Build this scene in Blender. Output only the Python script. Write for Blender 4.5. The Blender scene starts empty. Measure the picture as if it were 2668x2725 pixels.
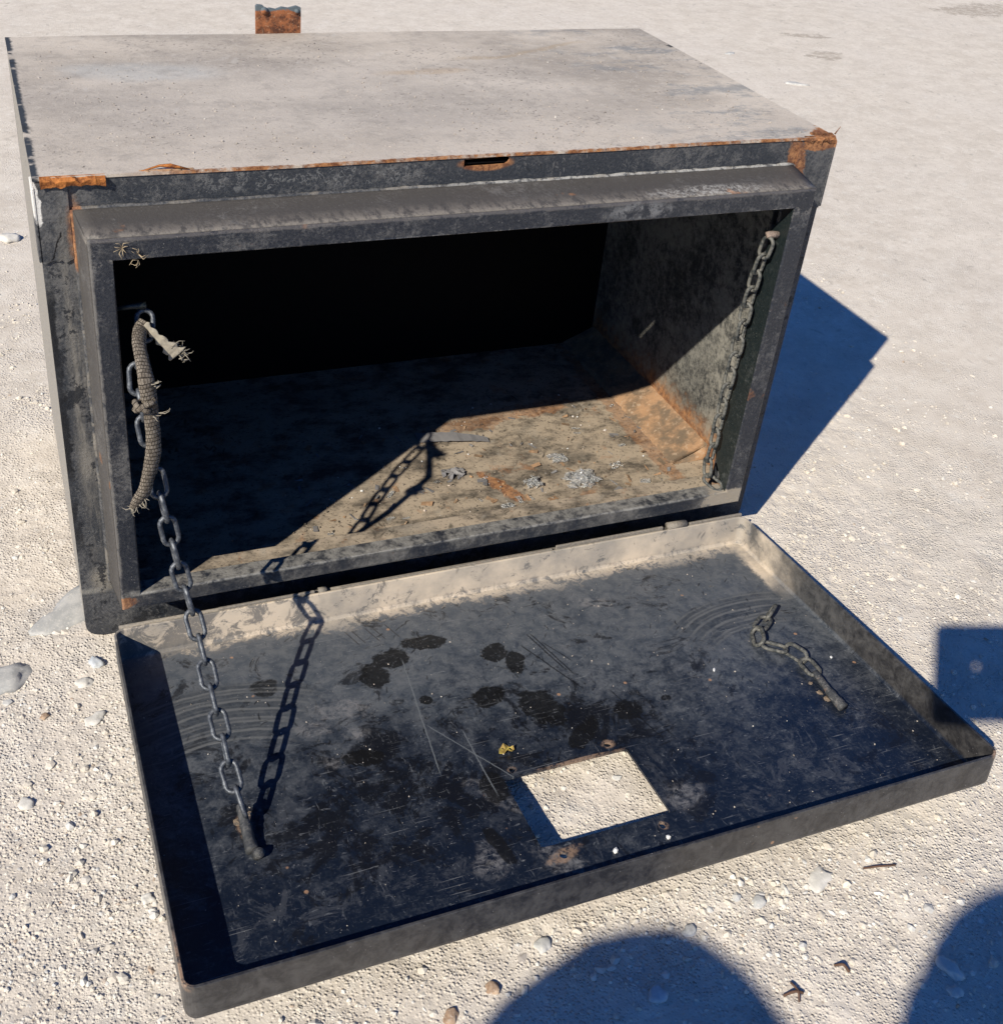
import bpy, bmesh, math, random
import numpy as np
from mathutils import Vector, Matrix
from mathutils.geometry import tessellate_polygon
random.seed(7); rng = np.random.default_rng(11)
S = bpy.context.scene
COL = S.collection

# ------------------------------------------------------------------ camera, sky, sun, exposure
cam_d = bpy.data.cameras.new("camera"); cam = bpy.data.objects.new("camera", cam_d); COL.objects.link(cam)
RT = Vector((0.93127561, -0.35549105, 0.07969852)); UP = Vector((0.12487836, 0.51699547, 0.84683002)); FW = Vector((0.34224426, 0.77867952, -0.52585841))
CAM = Vector((-0.0267, -1.1100, 0.9964))
m = Matrix((RT, UP, -FW)).transposed().to_4x4(); m.translation = CAM
cam.matrix_world = m
cam_d.sensor_width = 36; cam_d.lens = 3107.64 / 2725 * 36
cam_d.shift_x = 102.85 / 2725; cam_d.shift_y = -259.69 / 2725
cam_d.clip_start = 0.01; cam_d.clip_end = 500
S.camera = cam

EL = math.radians(37.24); AZ = math.radians(54.65)      # the light travels towards +x +y
SD = Vector((math.sin(AZ) * math.cos(EL), math.cos(AZ) * math.cos(EL), -math.sin(EL)))
w = bpy.data.worlds.new("World"); S.world = w; w.use_nodes = True
nt = w.node_tree; bg = nt.nodes["Background"]
sky = nt.nodes.new("ShaderNodeTexSky"); sky.sky_type = 'NISHITA'; sky.sun_disc = False
sky.sun_elevation = EL; sky.sun_rotation = AZ + math.pi
sky.altitude = 1200; sky.air_density = 1.0; sky.dust_density = 0.0; sky.ozone_density = 6.0
hs = nt.nodes.new('ShaderNodeHueSaturation'); hs.inputs['Saturation'].default_value = 1.2; hs.inputs['Hue'].default_value = 0.511
nt.links.new(sky.outputs[0], hs.inputs['Color']); nt.links.new(hs.outputs[0], bg.inputs[0]); bg.inputs[1].default_value = 0.085
sun_d = bpy.data.lights.new("sun", 'SUN'); sun = bpy.data.objects.new("sun", sun_d); COL.objects.link(sun)
sun_d.energy = 5.0; sun_d.angle = math.radians(0.53); sun_d.color = (1.0, 0.93, 0.79)
sun.rotation_euler = SD.to_track_quat('-Z', 'Y').to_euler(); sun.location = (-3, -3, 5)
S.view_settings.view_transform = 'Standard'; S.view_settings.look = 'None'
S.view_settings.exposure = 0.40; S.view_settings.gamma = 1.0
S.render.engine = 'CYCLES'
S.cycles.use_adaptive_sampling = True; S.cycles.adaptive_threshold = 0.02; S.cycles.max_bounces = 6; S.cycles.diffuse_bounces = 3

# ------------------------------------------------------------------ node helpers
class NT:
    def __init__(s, name):
        s.m = bpy.data.materials.new(name); s.m.use_nodes = True; s.t = s.m.node_tree; s.t.nodes.clear()
        s.out = s.t.nodes.new("ShaderNodeOutputMaterial"); s.b = s.t.nodes.new("ShaderNodeBsdfPrincipled")
        s.t.links.new(s.b.outputs[0], s.out.inputs[0]); s._tc = None; s._xyz = None
    def n(s, typ): return s.t.nodes.new(typ)
    def L(s, a, b): s.t.links.new(a, b)
    def put(s, inp, v):
        if hasattr(v, 'is_output') or isinstance(v, bpy.types.NodeSocket): s.L(v, inp)
        elif isinstance(v, (tuple, list)) and len(v) == 3 and inp.type == 'RGBA': inp.default_value = (*v, 1)
        else: inp.default_value = v
    def co(s):
        if s._tc is None: s._tc = s.n("ShaderNodeTexCoord").outputs['Object']
        return s._tc
    def xyz(s):
        if s._xyz is None:
            x = s.n("ShaderNodeSeparateXYZ"); s.L(s.co(), x.inputs[0]); s._xyz = x.outputs
        return s._xyz
    def M(s, op, a, b=0.0, c=None, clamp=False):
        x = s.n("ShaderNodeMath"); x.operation = op; x.use_clamp = clamp
        s.put(x.inputs[0], a); s.put(x.inputs[1], b)
        if c is not None: s.put(x.inputs[2], c)
        return x.outputs[0]
    def mx(s, a, b): return s.M('MAXIMUM', a, b)
    def mul(s, a, b): return s.M('MULTIPLY', a, b)
    def add(s, a, b): return s.M('ADD', a, b)
    def sub(s, a, b): return s.M('SUBTRACT', a, b)
    def inv(s, a): return s.M('SUBTRACT', 1.0, a, clamp=True)
    def ss(s, v, lo, hi, a=0.0, b=1.0):           # smoothstep from lo to hi
        x = s.n("ShaderNodeMapRange"); x.interpolation_type = 'SMOOTHSTEP'
        s.put(x.inputs[0], v)
        if lo > hi: lo, hi, a, b = hi, lo, b, a
        for i, q in zip((1, 2, 3, 4), (lo, hi, a, b)): x.inputs[i].default_value = q
        return x.outputs[0]
    def map(s, scale=(1, 1, 1), rot=(0, 0, 0), loc=(0, 0, 0), src=None):
        x = s.n("ShaderNodeMapping"); s.L(src or s.co(), x.inputs[0])
        x.inputs['Scale'].default_value = scale; x.inputs['Rotation'].default_value = rot; x.inputs['Location'].default_value = loc
        return x.outputs[0]
    def noise(s, sc, det=4, rough=.55, vec=None, dist=0.0):
        x = s.n("ShaderNodeTexNoise"); s.L(vec or s.co(), x.inputs['Vector'])
        x.inputs['Scale'].default_value = sc; x.inputs['Detail'].default_value = det
        x.inputs['Roughness'].default_value = rough; x.inputs['Distortion'].default_value = dist
        return x.outputs[0]
    def vor(s, sc, vec=None, feat='F1', out='Distance', rnd=1.0):
        x = s.n("ShaderNodeTexVoronoi"); x.feature = feat; s.L(vec or s.co(), x.inputs['Vector'])
        x.inputs['Scale'].default_value = sc; x.inputs['Randomness'].default_value = rnd
        return x.outputs[out]
    def mix(s, f, a, b):
        x = s.n("ShaderNodeMix"); x.data_type = 'RGBA'
        s.put(x.inputs[0], f); s.put(x.inputs[6], a); s.put(x.inputs[7], b)
        return x.outputs[2]
    def fmix(s, f, a, b):
        x = s.n("ShaderNodeMix"); x.data_type = 'FLOAT'
        s.put(x.inputs[0], f); s.put(x.inputs[2], a); s.put(x.inputs[3], b)
        return x.outputs[0]
    def ramp(s, f, stops):
        x = s.n("ShaderNodeValToRGB"); s.L(f, x.inputs[0]); e = x.color_ramp.elements
        while len(e) < len(stops): e.new(0.5)
        for el, (p, c) in zip(e, stops): el.position = p; el.color = (*c, 1)
        return x.outputs[0]
    def bump(s, h, strength=.5, dist=.002):
        x = s.n("ShaderNodeBump"); x.inputs['Strength'].default_value = strength; x.inputs['Distance'].default_value = dist
        s.L(h, x.inputs['Height']); s.L(x.outputs[0], s.b.inputs['Normal'])
    def fin(s, col, rough, spec=.5, metal=0.0):
        s.put(s.b.inputs['Base Color'], col); s.put(s.b.inputs['Roughness'], rough)
        s.put(s.b.inputs['Specular IOR Level'], spec); s.put(s.b.inputs['Metallic'], metal)
        return s.m
    def flecks(s, sc, asp, rots, lo, hi, gate=.5, gsc=11, src=None):
        # short curved nicks and smears: stretched cells, bent by noise, in several directions
        out = None; base = src or s.co()
        wn = s.n("ShaderNodeTexNoise"); s.L(base, wn.inputs['Vector']); wn.inputs['Scale'].default_value = sc * .45; wn.inputs['Detail'].default_value = 1
        sub = s.n("ShaderNodeVectorMath"); sub.operation = 'MULTIPLY_ADD'; s.L(wn.outputs['Color'], sub.inputs[0]); sub.inputs[1].default_value = (1.6 / sc,) * 3; s.L(base, sub.inputs[2])
        g = s.ss(s.noise(gsc, 4, .7, base), gate - .03, gate + .10)
        for i, r_ in enumerate(rots[:2]):
            r3 = r_ if isinstance(r_, tuple) else (0, 0, r_)
            m1 = s.map((1, 1, 1), r3, (i * .37, i * .21, i * .11), sub.outputs[0]); m2 = s.map((sc, sc * asp, sc * asp), src=m1)
            f = s.ss(s.vor(1, m2), hi, lo); out = f if out is None else s.mx(out, f)
        return s.mul(out, g)
    def ell(s, cx, cy, rx, ry, ang, wob, X, Y, soft=.25):   # soft stain with a ragged edge
        c, q = math.cos(ang), math.sin(ang)
        dx = s.sub(X, cx); dy = s.sub(Y, cy)
        u = s.mul(s.add(s.mul(dx, c), s.mul(dy, q)), 1 / rx); v = s.mul(s.sub(s.mul(dy, c), s.mul(dx, q)), 1 / ry)
        d = s.M('SQRT', s.add(s.mul(u, u), s.mul(v, v)))
        return s.ss(s.add(d, wob), 1 + soft / 2, 1 - soft / 2)

DUST = (.43, .375, .30); GREY = (.15, .145, .142); RUST = (.38, .175, .07); RUST2 = (.13, .045, .018); PAINT = (.016, .017, .019)

def paint_mat(name, dust=.25, zdust=None, rust=None, base=PAINT, dustcol=GREY, rough=.42, seed=0.0, fl=1.0, rots=((0, .2, 0), (.1, .9, .3), (.2, -.8, .2))):
    s = NT(name); v = s.map(loc=(seed, seed * .7, seed * .3))
    n1 = s.noise(9, 6, .62, v); n2 = s.noise(60, 6, .76, v, .3); n3 = s.noise(330, 4, .7, v)
    d = s.add(s.mul(n1, .9), s.mul(n2, 1.1)); d = s.add(d, s.mul(n3, .55))          # about 1.27 on average
    f = s.ss(d, 1.50 - dust * .95, 1.82 - dust * .95)
    f = s.add(s.mul(f, .50), s.mul(s.ss(n3, .35, .7), .30 * min(1, dust * 1.6)))
    thin = s.mul(s.ss(s.noise(150, 4, .8, v), .52, .60), s.ss(n1, .42, .55)); f = s.mx(f, s.mul(thin, .45 * min(1, dust * 2)))
    sp = s.ss(s.vor(230, v), .17, .10); sp = s.mul(sp, s.ss(s.noise(90, 2, .5, v), .52, .58)); f = s.mx(f, s.mul(sp, .9))
    fk = s.flecks(170, .3, rots, .08, .24, .50, 13, v); f = s.mx(f, s.mul(fk, .55 * fl))
    col = s.mix(f, base, dustcol)
    dk = s.flecks(120, .25, rots, .08, .20, .53, 9, s.map(loc=(seed + 5, 2, 1))); col = s.mix(s.mul(dk, .7 * fl), col, tuple(c * .45 for c in base))
    ro = s.fmix(f, rough, .88)
    if zdust: col, ro, f = zdust(s, col, ro, f, n1, n2)
    if rust:
        r = rust(s, n1, n2); rc = s.mix(s.ss(s.noise(110, 6, .75, v), .38, .62), RUST2, RUST)
        col = s.mix(r, col, rc); ro = s.fmix(r, ro, .92)
    s.bump(s.add(s.mul(n2, .7), s.add(s.mul(n3, .7), s.mul(f, .6))), .5, .0012)
    return s.fin(col, ro, .4)

# ------------------------------------------------------------------ mesh helpers
def link(name, me, mat=None, parent=None, smooth=False):
    o = bpy.data.objects.new(name, me); COL.objects.link(o)
    if mat: me.materials.append(mat)
    if parent: o.parent = parent
    if smooth:
        me.polygons.foreach_set('use_smooth', [True] * len(me.polygons))
    return o
def pyd(name, V, F, mat=None, parent=None, smooth=False):
    me = bpy.data.meshes.new(name); me.from_pydata([tuple(v) for v in V], [], F); me.validate(); me.update()
    bm = bmesh.new(); bm.from_mesh(me); bmesh.ops.recalc_face_normals(bm, faces=bm.faces); bm.to_mesh(me); bm.free()
    return link(name, me, mat, parent, smooth)
def box(name, a, b, mat, parent=None, bev=.001, seg=2):
    bm = bmesh.new(); bmesh.ops.create_cube(bm, size=1)
    for v in bm.verts:
        for i in range(3): v.co[i] = (a[i] + b[i]) / 2 + v.co[i] * (b[i] - a[i])
    if bev: bmesh.ops.bevel(bm, geom=bm.edges[:], offset=bev, segments=seg, affect='EDGES', profile=.5)
    me = bpy.data.meshes.new(name); bm.to_mesh(me); bm.free(); return link(name, me, mat, parent)
def holed(name, outer, holes, mat, parent, fn, t):
    """flat sheet with holes; fn(u, v, w) places a point, w runs through the thickness t"""
    loops = [outer] + holes; V = []; F = []; pts = [Vector((u, v, 0)) for l in loops for (u, v) in l]
    tris = tessellate_polygon([[Vector((u, v, 0)) for (u, v) in l] for l in loops]); n = len(pts)
    V = [fn(p.x, p.y, 0) for p in pts] + [fn(p.x, p.y, t) for p in pts]
    for a, b, c in tris: F.append((a, b, c)); F.append((a + n, c + n, b + n))
    i0 = 0
    for l in loops:
        k = len(l)
        for i in range(k): a, b = i0 + i, i0 + (i + 1) % k; F.append((a, b, b + n, a + n))
        i0 += k
    return pyd(name, V, F, mat, parent)
def rrect(x0, y0, x1, y1, r, seg=5, rs=None):
    rs = rs or (r, r, r, r); P = []
    for (cx, cy, a0, rr) in ((x1 - rs[0], y1 - rs[0], 0, rs[0]), (x0 + rs[1], y1 - rs[1], 90, rs[1]), (x0 + rs[2], y0 + rs[2], 180, rs[2]), (x1 - rs[3], y0 + rs[3], 270, rs[3])):
        for i in range(seg + 1):
            a = math.radians(a0 + 90 * i / seg); P.append((cx + rr * math.cos(a), cy + rr * math.sin(a)))
    return P
def circ(cx, cy, r, n=12, j=0): return [(cx + r * math.cos(2 * math.pi * i / n) * (1 + j * random.uniform(-1, 1)), cy + r * math.sin(2 * math.pi * i / n) * (1 + j * random.uniform(-1, 1))) for i in range(n)]
def tube(name, pts, rad, mat, parent=None, n=10, closed=False, jit=0, flat=1.0, caps=True, upv=None):
    pts = [Vector(p) for p in pts]; N = len(pts); V = []; F = []
    rad = rad if isinstance(rad, (list, tuple)) else [rad] * N
    t0 = (pts[1] - pts[0]).normalized(); nrm = upv.copy() if upv else t0.orthogonal().normalized()
    UV = []; dist = 0
    for i, p in enumerate(pts):
        t = ((pts[(i + 1) % N] if (closed or i < N - 1) else p) - (pts[i - 1] if (closed or i > 0) else p)).normalized()
        nrm = (nrm - t * nrm.dot(t)).normalized(); bi = t.cross(nrm)
        if i: dist += (p - pts[i - 1]).length
        for k in range(n):
            a = 2 * math.pi * k / n; r = rad[i] * (1 + random.uniform(-jit, jit))
            V.append(p + nrm * (math.cos(a) * r) + bi * (math.sin(a) * r * flat)); UV.append((k / n, dist))
    for i in range(N if closed else N - 1):
        for k in range(n):
            a = i * n + k; b = i * n + (k + 1) % n; j = ((i + 1) % N) * n
            F.append((a, b, j + (k + 1) % n, j + k))
    if caps and not closed: F.append(tuple(range(n))[::-1]); F.append(tuple(range((N - 1) * n, N * n)))
    o = pyd(name, V, F, mat, parent, True); me = o.data; uv = me.uv_layers.new(name="uv")
    for lp in me.loops: uv.data[lp.index].uv = UV[lp.vertex_index]
    return o
def spline(P, n=40):
    P = [Vector(p) for p in P]; Q = [P[0] * 2 - P[1]] + P + [P[-1] * 2 - P[-2]]; out = []
    for i in range(1, len(Q) - 2):
        for k in range(n):
            t = k / n; a, b, c, d = Q[i - 1:i + 3]
            out.append(.5 * ((2 * b) + (c - a) * t + (2 * a - 5 * b + 4 * c - d) * t * t + (3 * b - a - 3 * c + d) * t ** 3))
    out.append(P[-1]); return out
def tag(o, label=None, cat=None, group=None, kind=None):
    for k, v in (('label', label), ('category', cat), ('group', group), ('kind', kind)):
        if v: o[k] = v
    return o
def empty(name, loc=(0, 0, 0), parent=None):
    o = bpy.data.objects.new(name, None); COL.objects.link(o); o.location = loc; o.empty_display_size = .05
    if parent: o.parent = parent
    return o

# ------------------------------------------------------------------ value noise in numpy for ground relief
def vnoise(x, y, sc, seed):
    r = np.random.default_rng(seed); T = r.random((256, 256)); u = x * sc; v = y * sc
    i = np.floor(u).astype(int); j = np.floor(v).astype(int); fu = u - i; fv = v - j
    fu = fu * fu * (3 - 2 * fu); fv = fv * fv * (3 - 2 * fv); i &= 255; j &= 255; i1 = (i + 1) & 255; j1 = (j + 1) & 255
    return (T[i, j] * (1 - fu) + T[i1, j] * fu) * (1 - fv) + (T[i, j1] * (1 - fu) + T[i1, j1] * fu) * fv - .5
def gz(x, y):
    z = -.0045 + .006 * vnoise(x + 7, y + 9, 3.1, 1) + .0035 * vnoise(x + 7, y + 9, 11, 2) + .0022 * vnoise(x + 7, y + 9, 37, 3) + .0016 * vnoise(x + 7, y + 9, 95, 4) + .0012 * vnoise(x + 7, y + 9, 190, 5)
    return np.minimum(z, -.0035 + (z + .0035) * .5)

# ------------------------------------------------------------------ ground
s = NT("pale_dirt")
big = s.noise(1.6, 5, .6); mid = s.noise(14, 6, .65); fine = s.noise(160, 5, .7); grit = s.noise(700, 3, .6)
c = s.mix(s.ss(mid, .32, .68), (.525, .468, .40), (.62, .563, .49))
c = s.mix(s.mul(s.ss(big, .4, .7), .6), c, (.60, .547, .485))
c = s.mix(s.mul(s.ss(fine, .62, .78), .45), c, (.74, .71, .66))
c = s.mix(s.mul(s.ss(fine, .40, .26), .5), c, (.30, .25, .20))
c = s.mix(s.mul(s.ss(s.vor(52), .12, .05), s.mul(s.ss(s.noise(22, 2), .5, .6), .75)), c, (.27, .22, .17))
fy = s.ss(s.xyz()[1], .0, .6); c = s.mix(s.mul(fy, s.mul(s.flecks(26, .35, (.2, .9), .05, .16, .46, 5), .55)), c, (.33, .30, .26)); c = s.mix(s.mul(s.ss(s.noise(34, 5, .7), .56, .68), .35), c, (.68, .655, .60)); sm2 = s.noise(75, 5, .8); c = s.mix(s.mul(s.mul(s.ss(sm2, .46, .36), fy), .45), c, (.38, .345, .29)); c = s.mix(s.mul(s.mul(s.ss(sm2, .56, .66), fy), .45), c, (.74, .71, .65)); c = s.mix(s.mul(s.ss(s.noise(11, 5, .7), .54, .66), .3), c, (.46, .42, .37))
X, Y, Zc = s.xyz(); wob = s.mul(s.sub(s.noise(16, 6, .7), .5), 2.6)
st = s.ell(2.75, 2.33, .085, .05, .2, wob, X, Y); st = s.mx(st, s.ell(2.86, 2.585, .10, .03, -.3, wob, X, Y)); st = s.mx(st, s.ell(4.02, 2.95, .24, .10, .2, wob, X, Y))
c = s.mix(s.mul(s.mul(st, s.ss(s.noise(40, 5, .75), .36, .56)), .75), c, (.33, .285, .235))
c = s.mix(s.mul(s.ell(-.01, .06, .07, .035, .5, s.mul(wob, .6), X, Y, .5), .55), c, (.40, .38, .36))
vd = s.vor(260); near = s.mx(s.ss(Y, .25, -.15), s.mul(s.ss(X, .25, -.05), s.ss(Y, 1.2, .1)))
h = s.add(s.mul(fine, 1.0), s.add(s.mul(grit, .45), s.mul(s.ss(vd, .1, .55), -.8)))
h = s.mul(h, s.mul(s.fmix(near, .42, 1.05), s.fmix(s.ss(s.noise(13, 4, .65), .38, .58), .35, 1.0))); s.bump(h, .85, .0022)
M_DIRT = s.fin(c, .95, .15)
def axis(lo, hi, step, far_lo, far_hi):
    a = list(np.arange(lo, hi + 1e-9, step)); st = step
    while a[-1] < far_hi: st *= 1.045; a.append(a[-1] + st)
    b = []; st = step; x = lo
    while x > far_lo: st *= 1.09; x -= st; b.append(x)
    return np.array(b[::-1] + a)
ax = axis(-.26, 1.25, .0028, -40, 60); ay = axis(-.80, .30, .0028, -40, 80)
GX, GY = np.meshgrid(ax, ay, indexing='ij'); GZ = gz(GX, GY)
sm_ = np.clip((np.hypot(np.maximum(0, np.maximum(-.26 - GX, GX - 1.25)), np.maximum(0, np.maximum(-.8 - GY, GY - .30)))) / .25, 0, 1)
GZ = GZ * (1 - sm_) + sm_ * (-.0045 + .006 * vnoise(GX + 7, GY + 9, 3.1, 1) * np.clip(1.5 - np.hypot(GX, GY) / 4, 0, 1))
far = np.clip((np.hypot(GX - .5, GY) - 4) / 6, 0, 1); GZ = GZ * (1 - far) - .005 * far
nx, ny = GX.shape; me = bpy.data.meshes.new("dirt_ground"); me.vertices.add(nx * ny)
me.vertices.foreach_set('co', np.stack([GX, GY, GZ], -1).astype(np.float32).ravel())
ii, jj = np.meshgrid(np.arange(nx - 1), np.arange(ny - 1), indexing='ij'); a = (ii * ny + jj).ravel()
q = np.stack([a, a + ny, a + ny + 1, a + 1], -1).ravel().astype(np.int32); nf = len(a)
me.loops.add(nf * 4); me.loops.foreach_set('vertex_index', q); me.polygons.add(nf)
me.polygons.foreach_set('loop_start', np.arange(nf, dtype=np.int32) * 4); me.polygons.foreach_set('use_smooth', np.ones(nf, bool)); me.update(); me.validate()
tag(link("ground", me, M_DIRT), 'pale dusty compacted dirt ground with fine grit', kind='structure')

# gravel: tens of thousands of grains pressed into the dirt, one object
def ico():
    bm = bmesh.new(); bmesh.ops.create_icosphere(bm, subdivisions=1, radius=1); V = np.array([v.co[:] for v in bm.verts]); F = np.array([[v.index for v in f.verts] for f in bm.faces]); bm.free(); return V, F
IV, IF = ico()
def grains(name, P, R, mat, **k):
    n = len(P); V = np.repeat(IV[None], n, 0) * (1 + rng.uniform(-.28, .28, (n, 12, 1)))
    sc = np.stack([rng.uniform(.8, 1.35, n), rng.uniform(.7, 1.1, n), rng.uniform(.5, .85, n)], -1); V = V * sc[:, None]
    a = rng.uniform(0, 6.283, n); ca, sa = np.cos(a)[:, None], np.sin(a)[:, None]
    x = V[..., 0] * ca - V[..., 1] * sa; y = V[..., 0] * sa + V[..., 1] * ca
    V = np.stack([x, y, V[..., 2]], -1) * R[:, None, None] + P[:, None]
    F = (IF[None] + (np.arange(n) * 12)[:, None, None]).reshape(-1).astype(np.int32)
    me = bpy.data.meshes.new(name); me.vertices.add(n * 12); me.vertices.foreach_set('co', V.astype(np.float32).ravel())
    nf = n * 20; me.loops.add(nf * 3); me.loops.foreach_set('vertex_index', F); me.polygons.add(nf)
    me.polygons.foreach_set('loop_start', np.arange(nf, dtype=np.int32) * 3); me.polygons.foreach_set('use_smooth', rng.random(nf) < 0); me.update(); me.validate()
    return tag(link(name, me, mat), **k)
s = NT("gravel_grains"); g = s.n("ShaderNodeNewGeometry").outputs['Random Per Island']
c = s.ramp(g, [(0, (.60, .55, .475)), (.45, (.53, .478, .41)), (.80, (.66, .63, .575)), (.93, (.52, .52, .51)), (.975, (.38, .38, .38)), (.992, (.36, .25, .17)), (1, (.26, .22, .19))])
c = s.mix(s.mul(s.noise(300, 4), .4), c, (.58, .53, .45)); s.bump(s.noise(900, 3), .4, .0006)
M_GRAV = s.fin(c, .92, .2)
n = 64000
px = rng.uniform(-.2, 1.6, n * 3); py = rng.uniform(-.78, 1.4, n * 3)
dens = np.where(py < -.2, 1.0, np.clip(.62 - .45 * (py + .2), .06, 1)) * np.where((px < .15) | (py < -.45), 1, .4)
dens *= np.clip(.75 + 1.3 * vnoise(px + 3, py + 3, 9, 21), .1, 1)
tx = (px > .035) & (px < .88) & (py > -.52) & (py < .48)
hole = (px > .36) & (px < .56) & (py > -.50) & (py < -.33)
keep = (rng.random(n * 3) < dens) & (~tx | hole)
px = px[keep][:n]; py = py[keep][:n]
R = .0009 + .0019 * rng.random(len(px)) ** 2.5 + .0040 * rng.random(len(px)) ** 24
pz = gz(px, py) + R * (rng.uniform(-.60, .10, len(px)) + .15 * (R > .0032) + .75 * ((rng.random(len(px)) < .03) & (R > .0012) & (R < .0032)))
inside = (px > -.02) & (px < .94) & (py > -.01) & (py < .52); sel = ~inside
grains("gravel", np.stack([px, py, pz], -1)[sel], R[sel], M_GRAV, label='fine pale gravel and grit scattered over the dirt', kind='stuff')

# ------------------------------------------------------------------ toolbox
W, D, H, T = .9145, .4987, .5762, .003
P = .0638                                              # how far the door collar stands out
CX0, CX1, CZ0, CZ1 = .0395, .8545, .0865, .5370         # collar outside
OX0, OX1, OZ0, OZ1 = .0612, .8290, .1075, .5145         # opening
TB = tag(empty("truck_toolbox"), 'large black steel truck toolbox with its front door folded down open', 'toolbox')

def r_top(s, n1, n2):
    X, Y, Z = s.xyz(); e = s.ss(Y, .0035, .0005)
    edge = s.mul(s.ss(s.add(Y, s.mul(s.sub(n2, .5), -.012)), .0022, .0004), s.mul(s.ss(X, .06, .16), s.ss(s.noise(26, 6, .78), .36, .54)))
    return s.mx(edge, s.mul(s.ell(.915, .0, .03, .035, .3, s.mul(s.sub(n2, .5), 2), X, Y), 1))
def z_top(s, col, ro, f, n1, n2):
    X, Y, Z = s.xyz(); v2 = s.map((3.2, 5.5, 3), (0, 0, .25))
    g1 = s.noise(1.3, 6, .62, v2); fine = s.noise(240, 4, .7)
    sheet = s.mix(s.ss(g1, .35, .66), (.315, .275, .232), (.51, .45, .38))
    sheet = s.mix(s.mul(s.ss(s.add(Y, s.mul(n1, .12)), .28, .02), .75), sheet, (.50, .44, .375))
    sheet = s.mix(s.mul(s.ell(.36, .22, .34, .16, 0, s.mul(s.sub(n1, .5), 1.2), X, Y, .9), .35), sheet, (.45, .41, .37))
    # rubbed bluish bare patches at the right end
    pt = s.mul(s.ss(s.noise(8, 7, .78, s.map((1, 2.2, 1), (0, 0, .2))), .50, .60), s.ss(X, .60, .82))
    sheet = s.mix(s.mul(pt, .6), sheet, (.155, .175, .19))
    sheet = s.mix(s.mul(s.ell(.14, .34, .09, .035, -.2, s.mul(s.sub(n1, .5), 1.5), X, Y, .8), .4), sheet, (.40, .42, .42))
    # ochre tide mark
    wv = s.add(s.mul(s.M('SINE', s.mul(X, 17)), .012), s.mul(s.sub(n1, .5), .05))
    ln = s.M('ABSOLUTE', s.sub(s.sub(Y, s.mul(s.sub(X, .55), .28)), s.add(wv, .36)))
    sheet = s.mix(s.mul(s.mul(s.ss(ln, .010, .002), s.mul(s.ss(X, .54, .60), s.ss(X, .82, .74))), .55), sheet, (.35, .27, .18))
    sheet = s.mix(s.mul(s.ell(.50, .315, .06, .012, .05, s.mul(s.sub(n1, .5), 1.5), X, Y, .8), .5), sheet, (.38, .28, .18))
    # crumbs and pits in the dust
    cr = s.mul(s.ss(s.noise(120, 3, .6, s.map((1, 2.2, 1), (0, 0, .3))), .36, .29), s.ss(s.noise(6, 3), .42, .6))
    sheet = s.mix(s.mul(cr, .8), sheet, (.09, .08, .07))
    sheet = s.mix(s.mul(s.ss(fine, .60, .72), .4), sheet, (.56, .53, .49))
    sheet = s.mix(s.mul(s.ss(fine, .42, .32), .35), sheet, (.23, .21, .19))
    sheet = s.mix(s.mul(s.ss(s.noise(26, 7, .78), .50, .62), .35), sheet, (.24, .215, .19)); sheet = s.mix(s.mul(s.ss(s.noise(75, 6, .8, s.map(loc=(2, 5, 0))), .52, .62), .45), sheet, (.50, .45, .39))
    st1 = s.flecks(42, .3, (.1, .5, -.3), .08, .24, .50, 7); sheet = s.mix(s.mul(st1, .30), sheet, (.52, .49, .45))
    st2 = s.flecks(120, .45, (.2, 1.1), .10, .22, .50, 6); sheet = s.mix(s.mul(st2, .6), sheet, (.17, .15, .135)); pits = s.mul(s.ss(s.vor(330), .24, .12), s.ss(s.noise(17, 5, .75), .46, .56)); sheet = s.mix(s.mul(pits, .6), sheet, (.15, .13, .115))
    lf = s.mul(s.ss(s.add(X, s.mul(s.sub(n2, .5), .012)), .0075, .0035), s.ss(s.noise(30, 3), .36, .46)); sheet = s.mix(lf, sheet, (.03, .036, .045))
    bare = s.mul(s.ss(s.noise(38, 4), .60, .66), s.ss(s.M('ABSOLUTE', s.sub(s.mul(s.sub(X, W / 2), 1 / (W / 2)), 0.0)), .975, .995))
    sheet = s.mix(bare, sheet, (.02, .022, .025))
    return sheet, s.fmix(.9, ro, .85), n2
M_TOP = paint_mat("dusty_lid_paint", .9, z_top, r_top)

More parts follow.
